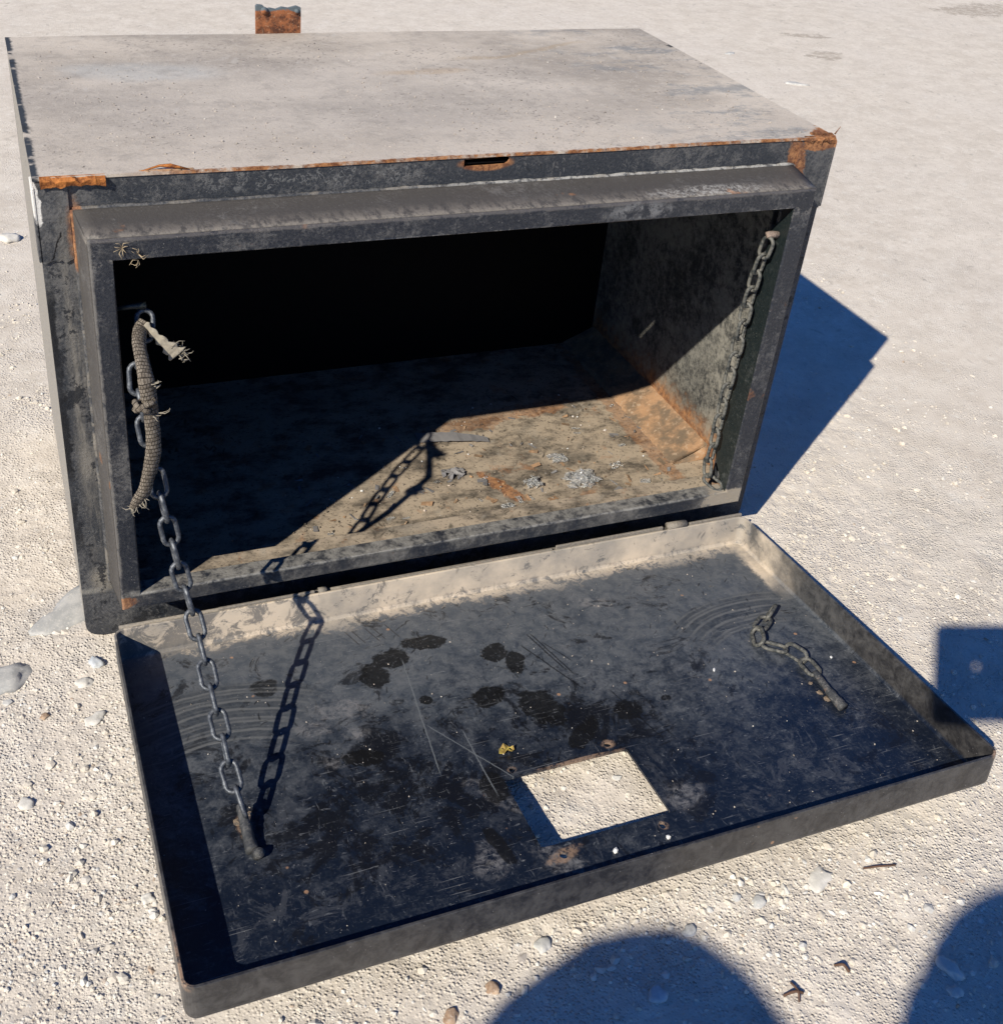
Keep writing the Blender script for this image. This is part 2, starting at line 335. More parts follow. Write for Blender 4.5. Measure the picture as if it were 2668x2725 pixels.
def front_rust(s, n1, n2):
    X, Y, Z = s.xyz(); k = s.mul(s.sub(n2, .5), 1.7)
    r = s.mul(s.mul(s.ss(s.add(Z, s.mul(s.sub(n2, .5), .010)), .5724, .5740), s.ss(X, .10, .22)), s.ss(s.noise(28, 5, .75), .36, .52))
    r = s.mx(r, s.mul(s.ell(.0335, .520, .0060, .030, 0, s.mul(k, .8), X, Z, 1.2), .75))
    r = s.mx(r, s.mul(s.ell(.868, .525, .012, .055, .15, k, X, Z), .9))
    r = s.mx(r, s.mul(s.ell(.900, .57, .03, .010, .1, k, X, Z), 1))
    r = s.mx(r, s.ell(.461, .5665, .031, .0085, 0, s.mul(k, .3), X, Z, .3))
    return s.mul(r, .9)
def front_dust(s, col, ro, f, n1, n2):
    X, Y, Z = s.xyz()
    # pale weathered streak down the left margin, along the foot of the collar
    st = s.mul(s.ell(.0225, .31, .009, .19, .0, s.mul(s.sub(n2, .5), 1.6), X, Z, 1.2), s.ss(s.noise(30, 5, .7, s.map((2.2, 1, .35))), .38, .62))
    col = s.mix(s.mul(st, .75), col, (.20, .185, .165))
    chip = s.mul(s.ss(s.add(X, s.mul(s.sub(s.noise(48, 6, .7), .5), .022)), .0085, .0055), s.mul(s.ss(Z, .12, .16), s.ss(Z, .47, .44))); col = s.mix(s.mul(chip, s.ss(n1, .40, .50)), col, (.008, .009, .012))
    wh = s.ell(.0, .552, .0045, .022, .1, s.mul(s.sub(n2, .5), 2.0), X, Z, .3); col = s.mix(wh, col, (.62, .60, .57))
    ln = s.M('ABSOLUTE', s.sub(s.add(Z, s.mul(s.sub(n1, .5), .03)), .073)); sm = s.mul(s.ss(ln, .006, .001), s.ss(X, .035, .02)); col = s.mix(s.mul(sm, .7), col, (.23, .22, .20))
    bl = s.mul(s.ell(.027, .085, .016, .017, .4, s.mul(s.sub(n2, .5), 1.6), X, Z, .8), .7); col = s.mix(bl, col, (.22, .20, .17))
    col = s.mix(s.mul(s.mul(s.ss(s.noise(26, 6, .78), .54, .58), s.ss(Z, .49, .48)), .9), col, (.010, .012, .017))
    cr = s.M('ABSOLUTE', s.add(s.sub(s.sub(X, .0145), s.mul(s.sub(Z, .506), .42)), s.mul(s.sub(n2, .5), .008))); ck = s.mul(s.ss(cr, .0011, .0004), s.mul(s.ss(Z, .491, .493), s.ss(Z, .524, .520))); col = s.mix(ck, col, (.002, .002, .003))
    # ring-shaped drip stains on the upper band
    wv = s.n('ShaderNodeVectorMath'); wv.operation = 'MULTIPLY_ADD'; wn = s.n('ShaderNodeTexNoise'); wn.inputs['Scale'].default_value = 120; s.L(s.co(), wn.inputs['Vector']); s.L(wn.outputs['Color'], wv.inputs[0]); wv.inputs[1].default_value = (.016, .016, .016); s.L(s.co(), wv.inputs[2])
    vv = s.vor(125, wv.outputs[0], feat='F1'); ring = s.mul(s.ss(s.M('ABSOLUTE', s.sub(vv, .42)), .12, .03), s.mul(s.ss(X, .12, .2), s.mul(s.ss(X, .44, .36), s.ss(Z, .548, .553))))
    ring = s.mul(ring, s.ss(s.noise(60, 3), .42, .55))
    col = s.mix(s.mul(ring, .55), col, (.19, .19, .19))
    return col, ro, f
M_FRONT = paint_mat("front_face_paint", .32, front_dust, front_rust, base=(.024, .028, .036), seed=3.1)
M_SIDE = paint_mat("side_paint", .95, None, None, dustcol=(.40, .37, .33), seed=5.0)
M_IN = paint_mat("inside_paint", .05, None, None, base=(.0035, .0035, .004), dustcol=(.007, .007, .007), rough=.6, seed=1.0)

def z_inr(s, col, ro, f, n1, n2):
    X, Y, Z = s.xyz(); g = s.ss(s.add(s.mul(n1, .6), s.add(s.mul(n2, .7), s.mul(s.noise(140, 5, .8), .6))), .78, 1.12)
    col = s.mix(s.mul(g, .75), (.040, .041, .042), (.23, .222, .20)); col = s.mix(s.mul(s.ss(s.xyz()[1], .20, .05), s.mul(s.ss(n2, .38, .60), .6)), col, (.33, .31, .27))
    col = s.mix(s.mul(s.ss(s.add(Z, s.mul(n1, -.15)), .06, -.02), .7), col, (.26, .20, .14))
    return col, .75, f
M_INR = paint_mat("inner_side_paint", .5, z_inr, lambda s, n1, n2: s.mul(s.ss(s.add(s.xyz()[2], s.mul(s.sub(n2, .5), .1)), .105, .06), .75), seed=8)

def r_floor(s, n1, n2):
    X, Y, Z = s.xyz(); k = s.mul(s.sub(n2, .5), 2.2)
    r = s.ell(.583, .115, .012, .045, .42, k, X, Y); r = s.mx(r, s.mul(s.ell(.72, .30, .06, .018, .1, k, X, Y), .7))
    r = s.mx(r, s.mul(s.ell(.845, .2, .014, .3, 0, k, X, Y), .6)); r = s.mx(r, s.mul(s.ell(.62, .29, .09, .02, .2, k, X, Y), .5))
    return s.mul(s.mx(r, s.mul(s.ss(s.noise(23, 5, .7), .58, .68), .6)), .72)
def z_floor(s, col, ro, f, n1, n2):
    g = s.noise(18, 6, .7, s.map((1, 1.6, 1), (0, 0, .5))); fi = s.noise(210, 4, .7)
    c = s.mix(s.ss(g, .34, .60), (.085, .073, .061), (.34, .28, .215))
    c = s.mix(s.mul(s.ss(n1, .55, .7), .5), c, (.20, .185, .16))
    c = s.mix(s.mul(s.ss(fi, .58, .72), .5), c, (.38, .33, .26)); c = s.mix(s.mul(s.ss(fi, .44, .34), .7), c, (.022, .019, .016)); c = s.mix(s.mul(s.flecks(55, .3, (.2, 1.0, -.7), .08, .26, .48, 9), .5), c, (.30, .27, .23)); c = s.mix(s.mul(s.flecks(80, .3, (.6, -.2), .08, .2, .50, 9), .8), c, (.02, .018, .015))
    return c, .85, fi
M_FLOOR = paint_mat("dirty_floor", .6, z_floor, r_floor, seed=2)
for m_ in (M_FLOOR, M_INR, M_IN):
    for n_ in m_.node_tree.nodes:
        if n_.type == "BSDF_PRINCIPLED": n_.inputs["Specular IOR Level"].default_value = .08

def rusty(name, a=RUST2, b=RUST, c3=(.42, .20, .08), sc=90):
    s = NT(name); n1 = s.noise(sc, 6, .7); n2 = s.noise(sc * 4, 4, .7)
    c = s.mix(s.ss(n1, .36, .62), a, b); c = s.mix(s.mul(s.ss(n2, .55, .7), .6), c, c3)
    s.bump(s.add(n1, s.mul(n2, .6)), .8, .002); return s.fin(c, .92, .2)
M_RUST = rusty("flaky_rust", (.16, .055, .02), (.46, .17, .045)); M_RUSTD = rusty("dusty_rust", (.14, .105, .075), (.33, .20, .115), (.36, .30, .235), 30)

M_RUSTB = rusty('brown_rust', (.09, .04, .022), (.30, .135, .06), (.40, .24, .13))
def collar_rust(s, n1, n2):
    X, Y, Z = s.xyz(); k = s.mul(s.sub(n2, .5), 2)
    r = s.mul(s.ell(.040, .095, .016, .008, .3, k, X, Z), .7)
    return s.mx(r, s.mul(s.ss(s.noise(26, 3), .68, .74), .4))
def strip_dust(s, col, ro, f, n1, n2):
    X, Y, Z = s.xyz()
    lo = s.mul(s.ss(Z, .125, .100), s.ss(s.add(n1, s.mul(n2, .6)), .68, .98))
    col = s.mix(s.mul(lo, .4), col, (.20, .185, .165))
    rg = s.mul(s.sub(s.noise(70, 7, .78), .5), .009)
    te = s.mul(s.mul(s.ss(s.add(Z, rg), CZ1 - .0040, CZ1 - .0020), s.ss(X, CX0, CX0 + .002)), s.ss(n2, .30, .46)); col = s.mix(s.mul(te, .6), col, (.11, .10, .095))
    ie = s.mul(s.mul(s.ss(Z, OZ1 + .0022, OZ1 + .0012), s.ss(Z, .5, .51)), s.ss(s.noise(80, 6, .8), .50, .58)); col = s.mix(s.mul(ie, .55), col, (.19, .18, .17))
    le = s.mul(s.ss(s.add(X, rg), CX0 + .0036, CX0 + .0018), s.ss(n2, .34, .5)); col = s.mix(s.mul(le, .55), col, (.16, .15, .14))
    wp = s.mul(s.ell(.625, .526, .045, .010, .0, s.mul(s.sub(n2, .5), 2.0), X, Z, .6), s.ss(n2, .42, .58)); col = s.mix(s.mul(wp, .7), col, (.20, .20, .205))
    ed = s.mul(s.ss(Z, .1035, .1062), s.ss(Z, .114, .110)); col = s.mix(s.mul(s.mul(ed, s.ss(n2, .36, .6)), .65), col, (.26, .25, .23))
    col = s.mix(s.mul(s.ell(.845, .097, .05, .014, 0, s.mul(s.sub(n2, .5), 1.5), X, Z), .8), col, (.34, .29, .23))
    return col, ro, f
M_STRIP = paint_mat("collar_front_paint", .27, strip_dust, collar_rust, base=(.015, .018, .026), rough=.38, seed=6.3, fl=.5)
def shoulder(s, col, ro, f, n1, n2):
    X, Y, Z = s.xyz()
    dr = s.mul(s.ss(s.add(Y, s.mul(n2, .02)), -.022, -.052), s.ss(s.noise(130, 6, .8, s.map((1, .35, 1))), .40, .56))
    up = s.ss(Z, .53, .534)
    col = s.mix(s.mul(s.mul(dr, up), .75), col, (.20, .178, .155))
    wh = s.mul(s.ell(.715, -.05, .07, .012, .0, s.mul(s.sub(n2, .5), 1.2), X, Y, .8), s.ss(s.noise(190, 3, .8), .45, .6))
    col = s.mix(s.mul(s.mul(wh, up), .6), col, (.42, .41, .39))
    return col, s.fmix(.5, ro, .7), f
M_SHOULD = paint_mat("collar_side_paint", .22, shoulder, lambda s, n1, n2: s.mul(s.ss(s.noise(21, 4), .66, .73), .5), base=(.060, .055, .052), seed=4.4, fl=.4)
def bead_z(s, col, ro, f, n1, n2):
    X, Y, Z = s.xyz()
    pale = s.mul(s.ss(s.noise(160, 4, .7), .38, .55), s.mul(s.ss(X, .25, .55), s.ss(Z, .53, .535)))
    col = s.mix(s.mul(pale, .85), col, (.36, .35, .33))
    return s.mix(s.mul(s.ss(s.noise(45, 4, .7), .50, .60), .6), col, (.20, .18, .155)), ro, f
M_BEAD = paint_mat("sealant_bead", .4, bead_z, lambda s, n1, n2: s.mul(s.ell(.033, .52, .01, .04, 0, 0.0, s.xyz()[0], s.xyz()[2]), .8), base=(.03, .033, .04), seed=7)

# lid: slightly dished top sheet
nxs, nys = 48, 28; V = []; F = []
for j in range(nys + 1):
    for i in range(nxs + 1):
        u, v = i / nxs, j / nys; sag = -.0035 * math.sin(math.pi * u) * math.sin(math.pi * v)
        V.append((-.0005 + (W + .001) * u, -.0015 + (D + .002) * v, H + sag + .0004 * math.sin(u * 17 + v * 5)))
n0 = len(V); V += [(a, b, c - T) for a, b, c in V]
for j in range(nys):
    for i in range(nxs):
        a = j * (nxs + 1) + i; F.append((a, a + 1, a + nxs + 2, a + nxs + 1)); F.append(tuple(k + n0 for k in (a, a + nxs + 1, a + nxs + 2, a + 1)))
rim = [i for i in range(nxs + 1)] + [j * (nxs + 1) + nxs for j in range(1, nys + 1)] + [nys * (nxs + 1) + i for i in range(nxs - 1, -1, -1)] + [j * (nxs + 1) for j in range(nys - 1, 0, -1)]
for k in range(len(rim)): a, b = rim[k], rim[(k + 1) % len(rim)]; F.append((a, b, b + n0, a + n0))
o = pyd("top_panel", V, F, M_TOP, TB)
HL = H - T - .0002
# front face with the big opening and the latch slot
slot = [(.4352, .5632), (.4830, .5640), (.4868, .5660), (.4882, .5695), (.4870, .5722), (.4835, .5728), (.4352, .5716)]
outer = [(W, HL), (0, HL)] + [(.018 - .018 * math.cos(t), .018 - .018 * math.sin(t)) for t in [math.pi / 2 * i / 6 for i in range(7)]] + [(W - .018 + .018 * math.sin(t), .018 - .018 * math.cos(t)) for t in [math.pi / 2 * i / 6 for i in range(7)]]
holed("front_face", outer, [[(CX1 - .002, CZ1 - .002), (CX0 + .002, CZ1 - .002), (CX0 + .002, CZ0 + .002), (CX1 - .002, CZ0 + .002)], slot], M_FRONT, TB, lambda u, v, w: (u, w, v), T)
# rolled base with rounded lower corners, two sides, back
R0 = .018; prof = [(0, R0)] + [(R0 - R0 * math.cos(a), R0 - R0 * math.sin(a)) for a in [math.pi / 2 * i / 6 for i in range(1, 7)]]
prof = prof + [(W - x, z) for x, z in prof[::-1]]; inn = [(min(max(x, T), W - T) if z > .01 else x, z + (T if z < .01 else 0)) for x, z in prof]
V = [(x, y, z) for y in (T, D) for x, z in prof] + [(x, y, z) for y in (T, D) for x, z in inn]; k = len(prof); F = []
for i in range(k - 1):
    F.append((i, i + 1, k + i + 1, k + i)); F.append((2 * k + i, 3 * k + i, 3 * k + i + 1, 2 * k + i + 1))
    F.append((i, 2 * k + i, 2 * k + i + 1, i + 1)); F.append((k + i, k + i + 1, 3 * k + i + 1, 3 * k + i))
F += [(0, k, 3 * k, 2 * k), (k - 1, 3 * k - 1, 4 * k - 1, 2 * k - 1)]
pyd("base_panel", V, F, M_SIDE, TB)
def side(x0, x1, mat): return box("side_panel", (x0, T, R0), (x1, D - T - .0002, HL), mat, TB, .0006, 1)
side(0, T, M_SIDE)
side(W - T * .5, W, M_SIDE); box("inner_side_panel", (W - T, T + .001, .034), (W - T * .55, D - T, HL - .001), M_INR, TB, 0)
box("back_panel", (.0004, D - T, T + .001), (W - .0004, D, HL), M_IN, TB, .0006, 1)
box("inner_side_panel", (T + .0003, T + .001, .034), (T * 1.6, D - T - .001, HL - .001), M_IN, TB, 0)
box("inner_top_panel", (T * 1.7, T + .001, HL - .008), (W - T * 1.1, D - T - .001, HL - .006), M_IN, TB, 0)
box("collar_sill", (CX0 + .004, -.058, .0880), (CX1 - .004, .002, .0892), M_FLOOR, TB, 0)
box("floor_panel", (T + .001, T + .001, .030), (W - T - .0005, D - T - .001, .0360), M_FLOOR, TB, .0008)
# rusted angle strip along the floor and the right wall
V = []; F = []; K = 46
for i in range(K + 1):
    y = .104 + (D - .110) * i / K; r = lambda a: random.uniform(-a, a)
    V += [(.856 + r(.0016), y, .0363), (.8585 + r(.001), y, .0392 + r(.0010)), (.875 + r(.002), y, .046 + r(.0018)), (.893 + r(.002), y, .054 + r(.0015)), (.9112, y, .064 + r(.001))]
for i in range(K):
    for j in range(4): a = i * 5 + j; F.append((a, a + 1, a + 6, a + 5))
F.append((4, 3, 2, 1, 0)); V.append((.9112, .104, .0365)); F.append((0, 4, len(V) - 1))
pyd("corner_angle", V, F, M_RUSTD, TB, True)

# collar: four front strips with their inner returns, and the four outer shoulders
fl = .0065
def quad_strip(name, pts, mat):                        # thick quad from 4 points + inward offset
    a = [Vector(p) for p in pts]; nrm = (a[1] - a[0]).cross(a[3] - a[0]).normalized() * .0022
    V = [tuple(p) for p in a] + [tuple(p + nrm) for p in a]
    bm = bmesh.new(); vs = [bm.verts.new(v) for v in V]
    for f in ((0, 1, 2, 3), (7, 6, 5, 4), (0, 4, 5, 1), (1, 5, 6, 2), (2, 6, 7, 3), (3, 7, 4, 0)): bm.faces.new([vs[i] for i in f])
    bmesh.ops.recalc_face_normals(bm, faces=bm.faces); me = bpy.data.meshes.new(name); bm.to_mesh(me); bm.free()
    return link(name, me, mat, TB)
# shoulder surfaces (root on the face -> front edge), a little wavy so that the highlights break up
def shoulder_sheet(a0, a1, b0, b1, n=60, m=8, rnd=.004):
    V = []; F = []; a0, a1, b0, b1 = map(Vector, (a0, a1, b0, b1)); nrm = (a1 - a0).cross(b0 - a0).normalized()
    for i in range(n + 1):
        for j in range(m + 1):
            u, v = i / n, j / m; p = a0.lerp(a1, u).lerp(b0.lerp(b1, u), v)
            p += nrm * (.0005 * math.sin(u * 11) * math.sin(v * 3.1)); V.append(p)
    for i in range(n):
        for j in range(m): a = i * (m + 1) + j; F.append((a, a + 1, a + m + 2, a + m + 1))
    o = pyd("collar_side", V, F, M_SHOULD, TB, True); md = o.modifiers.new("thick", 'SOLIDIFY'); md.thickness = .0015; md.offset = 0
RB = .003                                               # bend radius between shoulder and front strip
y1 = -P + RB
shoulder_sheet((CX0 - fl, .0003, CZ1 + fl), (CX1 + fl, .0003, CZ1 + fl), (CX0, y1, CZ1), (CX1, y1, CZ1))
shoulder_sheet((CX0 - fl, .0003, CZ0 - fl), (CX0 - fl, .0003, CZ1 + fl), (CX0, y1, CZ0), (CX0, y1, CZ1))
shoulder_sheet((CX1 + fl, .0003, CZ0 - fl), (CX1 + fl, .0003, CZ1 + fl), (CX1, y1, CZ0), (CX1, y1, CZ1))
shoulder_sheet((CX0 - fl, .0003, CZ0 - fl), (CX1 + fl, .0003, CZ0 - fl), (CX0, y1, CZ0), (CX1, y1, CZ0))
# front strips: rounded outer bend -> flat -> rounded inner bend -> return, swept between mitred ends
M_RET = paint_mat('return_paint', .16, None, None, base=(.010, .015, .016), dustcol=(.11, .115, .11), rough=.30, seed=14, fl=.5)
def strip(outA, outB, inA, inB, depthA, depthB, mitre=0.0, n=40):
    """outA/outB: outer corners (x,z); inA/inB: inner corners; depth: return depth at the ends"""
    oa, ob, ia, ib = (Vector((p[0], 0, p[1])) for p in (outA, outB, inA, inB)); V = []; F = []
    wd = ((ia - oa) - (ob - oa).normalized() * (ia - oa).dot((ob - oa).normalized())).normalized()      # from outer towards the opening
    prof = [(0, -P + RB)] + [(RB - RB * math.cos(t), -P + RB - RB * math.sin(t)) for t in (.5, 1.05, 1.5708)]
    rows = []
    for i in range(n + 1):
        u = i / n; o_ = oa.lerp(ob, u); i_ = ia.lerp(ib, u); L = (i_ - o_); wl = L.length; dr = L / wl; row = []
        bulge = .0005 * math.sin(u * 9 + 1) + .0003 * math.sin(u * 31)
        for (q, yy) in prof: row.append(o_ + dr * q + Vector((0, yy - (bulge if yy < -P + .001 else 0), 0)))
        rr = .002
        for t in (0, .55, 1.1, 1.5708): row.append(o_ + dr * (wl - rr + rr * math.sin(t)) + Vector((0, -P + rr - rr * math.cos(t) - bulge * (t < .2), 0)))
        dp = depthA + (depthB - depthA) * u; end = min(u, 1 - u) * (ib - ia).length; cut = max(0, mitre - end)
        row.append(i_ + Vector((0, -P + max(.0035, min(dp, dp - cut * .9)), 0)))
        row.append(i_ - dr * .0018 + Vector((0, -P + max(.0035, min(dp, dp - cut * .9)), 0)))
        row.append(i_ - dr * .0018 + Vector((0, -P + .004, 0)))
        row.append(o_ + dr * .003 + Vector((0, -P + .0045, 0)))
        rows.append(row)
    m = len(rows[0]); V = [v for r in rows for v in r]
    for i in range(n):
        for j in range(m - 1): a = i * m + j; F.append((a, a + 1, a + m + 1, a + m))
    F.append(tuple(range(m))); F.append(tuple(range(n * m, n * m + m))[::-1])
    o = pyd("collar_strip", V, F, M_STRIP, TB); o.data.materials.append(M_RET)
    for p_ in o.data.polygons:
        if p_.center.y > -P + .0030 and (abs(p_.normal.x) > .6 and p_.center.x > .8) and p_.center.x < CX1 - .01: p_.material_index = 1
    return o
strip((CX0, CZ1), (CX1, CZ1), (OX0, OZ1), (OX1, OZ1), .022, .022)
strip((CX0, CZ0), (CX1, CZ0), (OX0, OZ0), (OX1, OZ0), .0215, .0205)
strip((CX0, CZ0), (CX0, CZ1), (OX0, OZ0), (OX0, OZ1), .022, .022)
strip((CX1, CZ0), (CX1, CZ1), (OX1, OZ0), (OX1, OZ1), .042, .032, .036)
# box walls between collar and body inside (keeps the tunnel closed)
# sealant bead at the foot of the collar
def bead(pts, r=.0022, jit=.06):
    a, b = map(Vector, pts); n = int((b - a).length / .006); L = [a.lerp(b, i / n) + Vector((0, random.uniform(-.0005, .0005), random.uniform(-.0005, .0005))) for i in range(n + 1)]
    tube("weld_bead", L, [r * random.uniform(.92, 1.08) for _ in L], M_BEAD, TB, 8, jit=jit, flat=1.0)
bead(((CX0 - fl, -.0012, CZ1 + fl), (CX1 + fl, -.0012, CZ1 + fl)), .0026); bead(((CX0 - fl, -.0012, CZ0 - fl), (CX0 - fl, -.0012, CZ1 + fl)), .0030)
bead(((CX1 + fl, -.0012, CZ0 - fl), (CX1 + fl, -.0012, CZ1 + fl)), .0030)
# corner patches wrapped over the two upper front corners
def patch(x0, x1, zb, zt, sx):
    xs = x0 if sx < 0 else x1; N = 10; V = []
    oz = lambda i: zb + random.uniform(-.0025, .0025)
    pts = [(x0 + (x1 - x0) * i / N, oz(i)) for i in range(N + 1)] + [(x1, zt), (x0, zt)]
    holed("corner_patch", pts, [], M_FRONT, TB, lambda u, v, w: (u, -.0002 - w, v), .0024)
    box("corner_patch", (xs - (.0035 if sx < 0 else -.0005), -.0026, zb), (xs + (-.0005 if sx < 0 else .0040), .03, zt), M_FRONT, TB, .0008, 1)
patch(.001, CX0 - fl - .003, .4905, HL - .006, -1)
patch(CX1 + fl + .0035, W - .0005, .487, HL - .003, 1)
# torn rusted lip at the top left, flakes at the top right, curled flake along the edge
def ragged(name, p0, p1, depth, drop, mat, n=14, th=.003, j=.0025, lab=None):
    p0, p1 = Vector(p0), Vector(p1); V = []; F = []
    for i in range(n + 1):
        c = p0.lerp(p1, i / n); jz = random.uniform(-j, j)
        V += [c + Vector((0, depth * .7, .0)), c + Vector((0, -depth * random.uniform(.6, 1.1), -drop * random.uniform(.3, .8) + jz)), c + Vector((0, -depth * random.uniform(.3, .9), -drop * random.uniform(.9, 1.3) - th)), c + Vector((0, depth * .7, -th - drop * .4))]
    for i in range(n):
        for k in range(4): a = i * 4 + k; b = i * 4 + (k + 1) % 4; F.append((a, b, b + 4, a + 4))
    F += [(0, 1, 2, 3), tuple(range(n * 4, n * 4 + 4))[::-1]]
    o = pyd(name, V, F, mat, TB)
    if lab: o['label'] = lab
    return o
ragged("rust_flake", (.006, -.003, H + .0010), (.0655, -.0025, H + .0006), .0046, .0066, M_RUST, 13, .0022, .0011, 'long torn orange rust lip at the top left corner')
ragged("rust_flake", (.872, .000, H + .0008), (.9165, -.0005, H + .0002), .0045, .006, M_RUSTB, 16, .0015, .0016, 'flaking orange rust on the top right corner')
ragged("rust_flake", (.886, .010, H + .0020), (.915, .006, H + .0016), .003, .0015, M_RUSTB, 8, .002, .002)
tube("rust_flake", [(.9165, .004, H + .001), (.9175, .002, H + .006), (.919, .0, H + .0115)], [.0010, .0006, .0003], M_RUSTB, TB, 5)
ragged("rust_flake", (.098, .002, H + .001), (.150, .001, H + .0012), .003, .0025, M_RUSTD, 12, .001, .002)
tube("rust_flake", [(.10, .003, H), (.118, .005, H + .004), (.128, .003, H + .0045), (.145, .0, H + .001)], [.0006, .0012, .002, .0006], M_RUST, TB, 5, jit=.4)
# dark split in the left corner patch
s = NT("split_shadow"); M_GAP = s.fin((.002, .002, .002), 1, 0)
# mounting bracket standing up behind the lid
s = NT("bracket_rust"); X, Y, Z = s.xyz(); n1 = s.noise(70, 5, .7); n2 = s.noise(240, 4, .7)
c = s.mix(s.ss(n1, .38, .6), (.075, .03, .018), (.30, .11, .045)); c = s.mix(s.mul(s.ss(n2, .56, .66), .7), c, (.42, .28, .18)); c = s.mix(s.ss(s.add(Z, s.mul(s.sub(n1, .5), -.02)), .604, .607), c, (.10, .125, .14))
s.bump(n1, .7, .002); M_BRK = s.fin(c, .85, .3)
BX0, BX1 = .3215, .3835
out = [(BX0, .42), (BX1, .42), (BX1, .6095), (BX1 - .006, .6118), (.366, .6090), (.357, .6105), (.349, .6075), (.341, .6092), (BX0 + .013, .6080), (BX0 + .010, .6128), (BX0 + .002, .6138), (BX0, .612)]
o = holed("mounting_bracket", out, [], M_BRK, TB, lambda u, v, w: (u, D + .0015 + w, v), .006); o['label'] = 'rusty brown bracket with grey paint left at its top'
tube("bolt", [(BX0 + .011, D + .003, .6065), (BX0 + .011, D - .001, .6065), (BX0 + .011, D - .003, .6062)], [.005, .005, .0035], M_BRK, o, 8)
tube("bolt", [(BX1 - .006, D + .003, .6055), (BX1 - .006, D - .001, .6055), (BX1 - .006, D - .003, .605)], [.0035, .0035, .0025], M_BRK, o, 8)

# ------------------------------------------------------------------ door (local frame: x along, -y outwards, z up from the plate)
DX0, DX1, DL, DH, DT = .0280, .8870, .4913, .0419, .003
TILT = -.0815
def ptn(l): return Vector((0, -l * math.cos(TILT), -l * math.sin(TILT)))
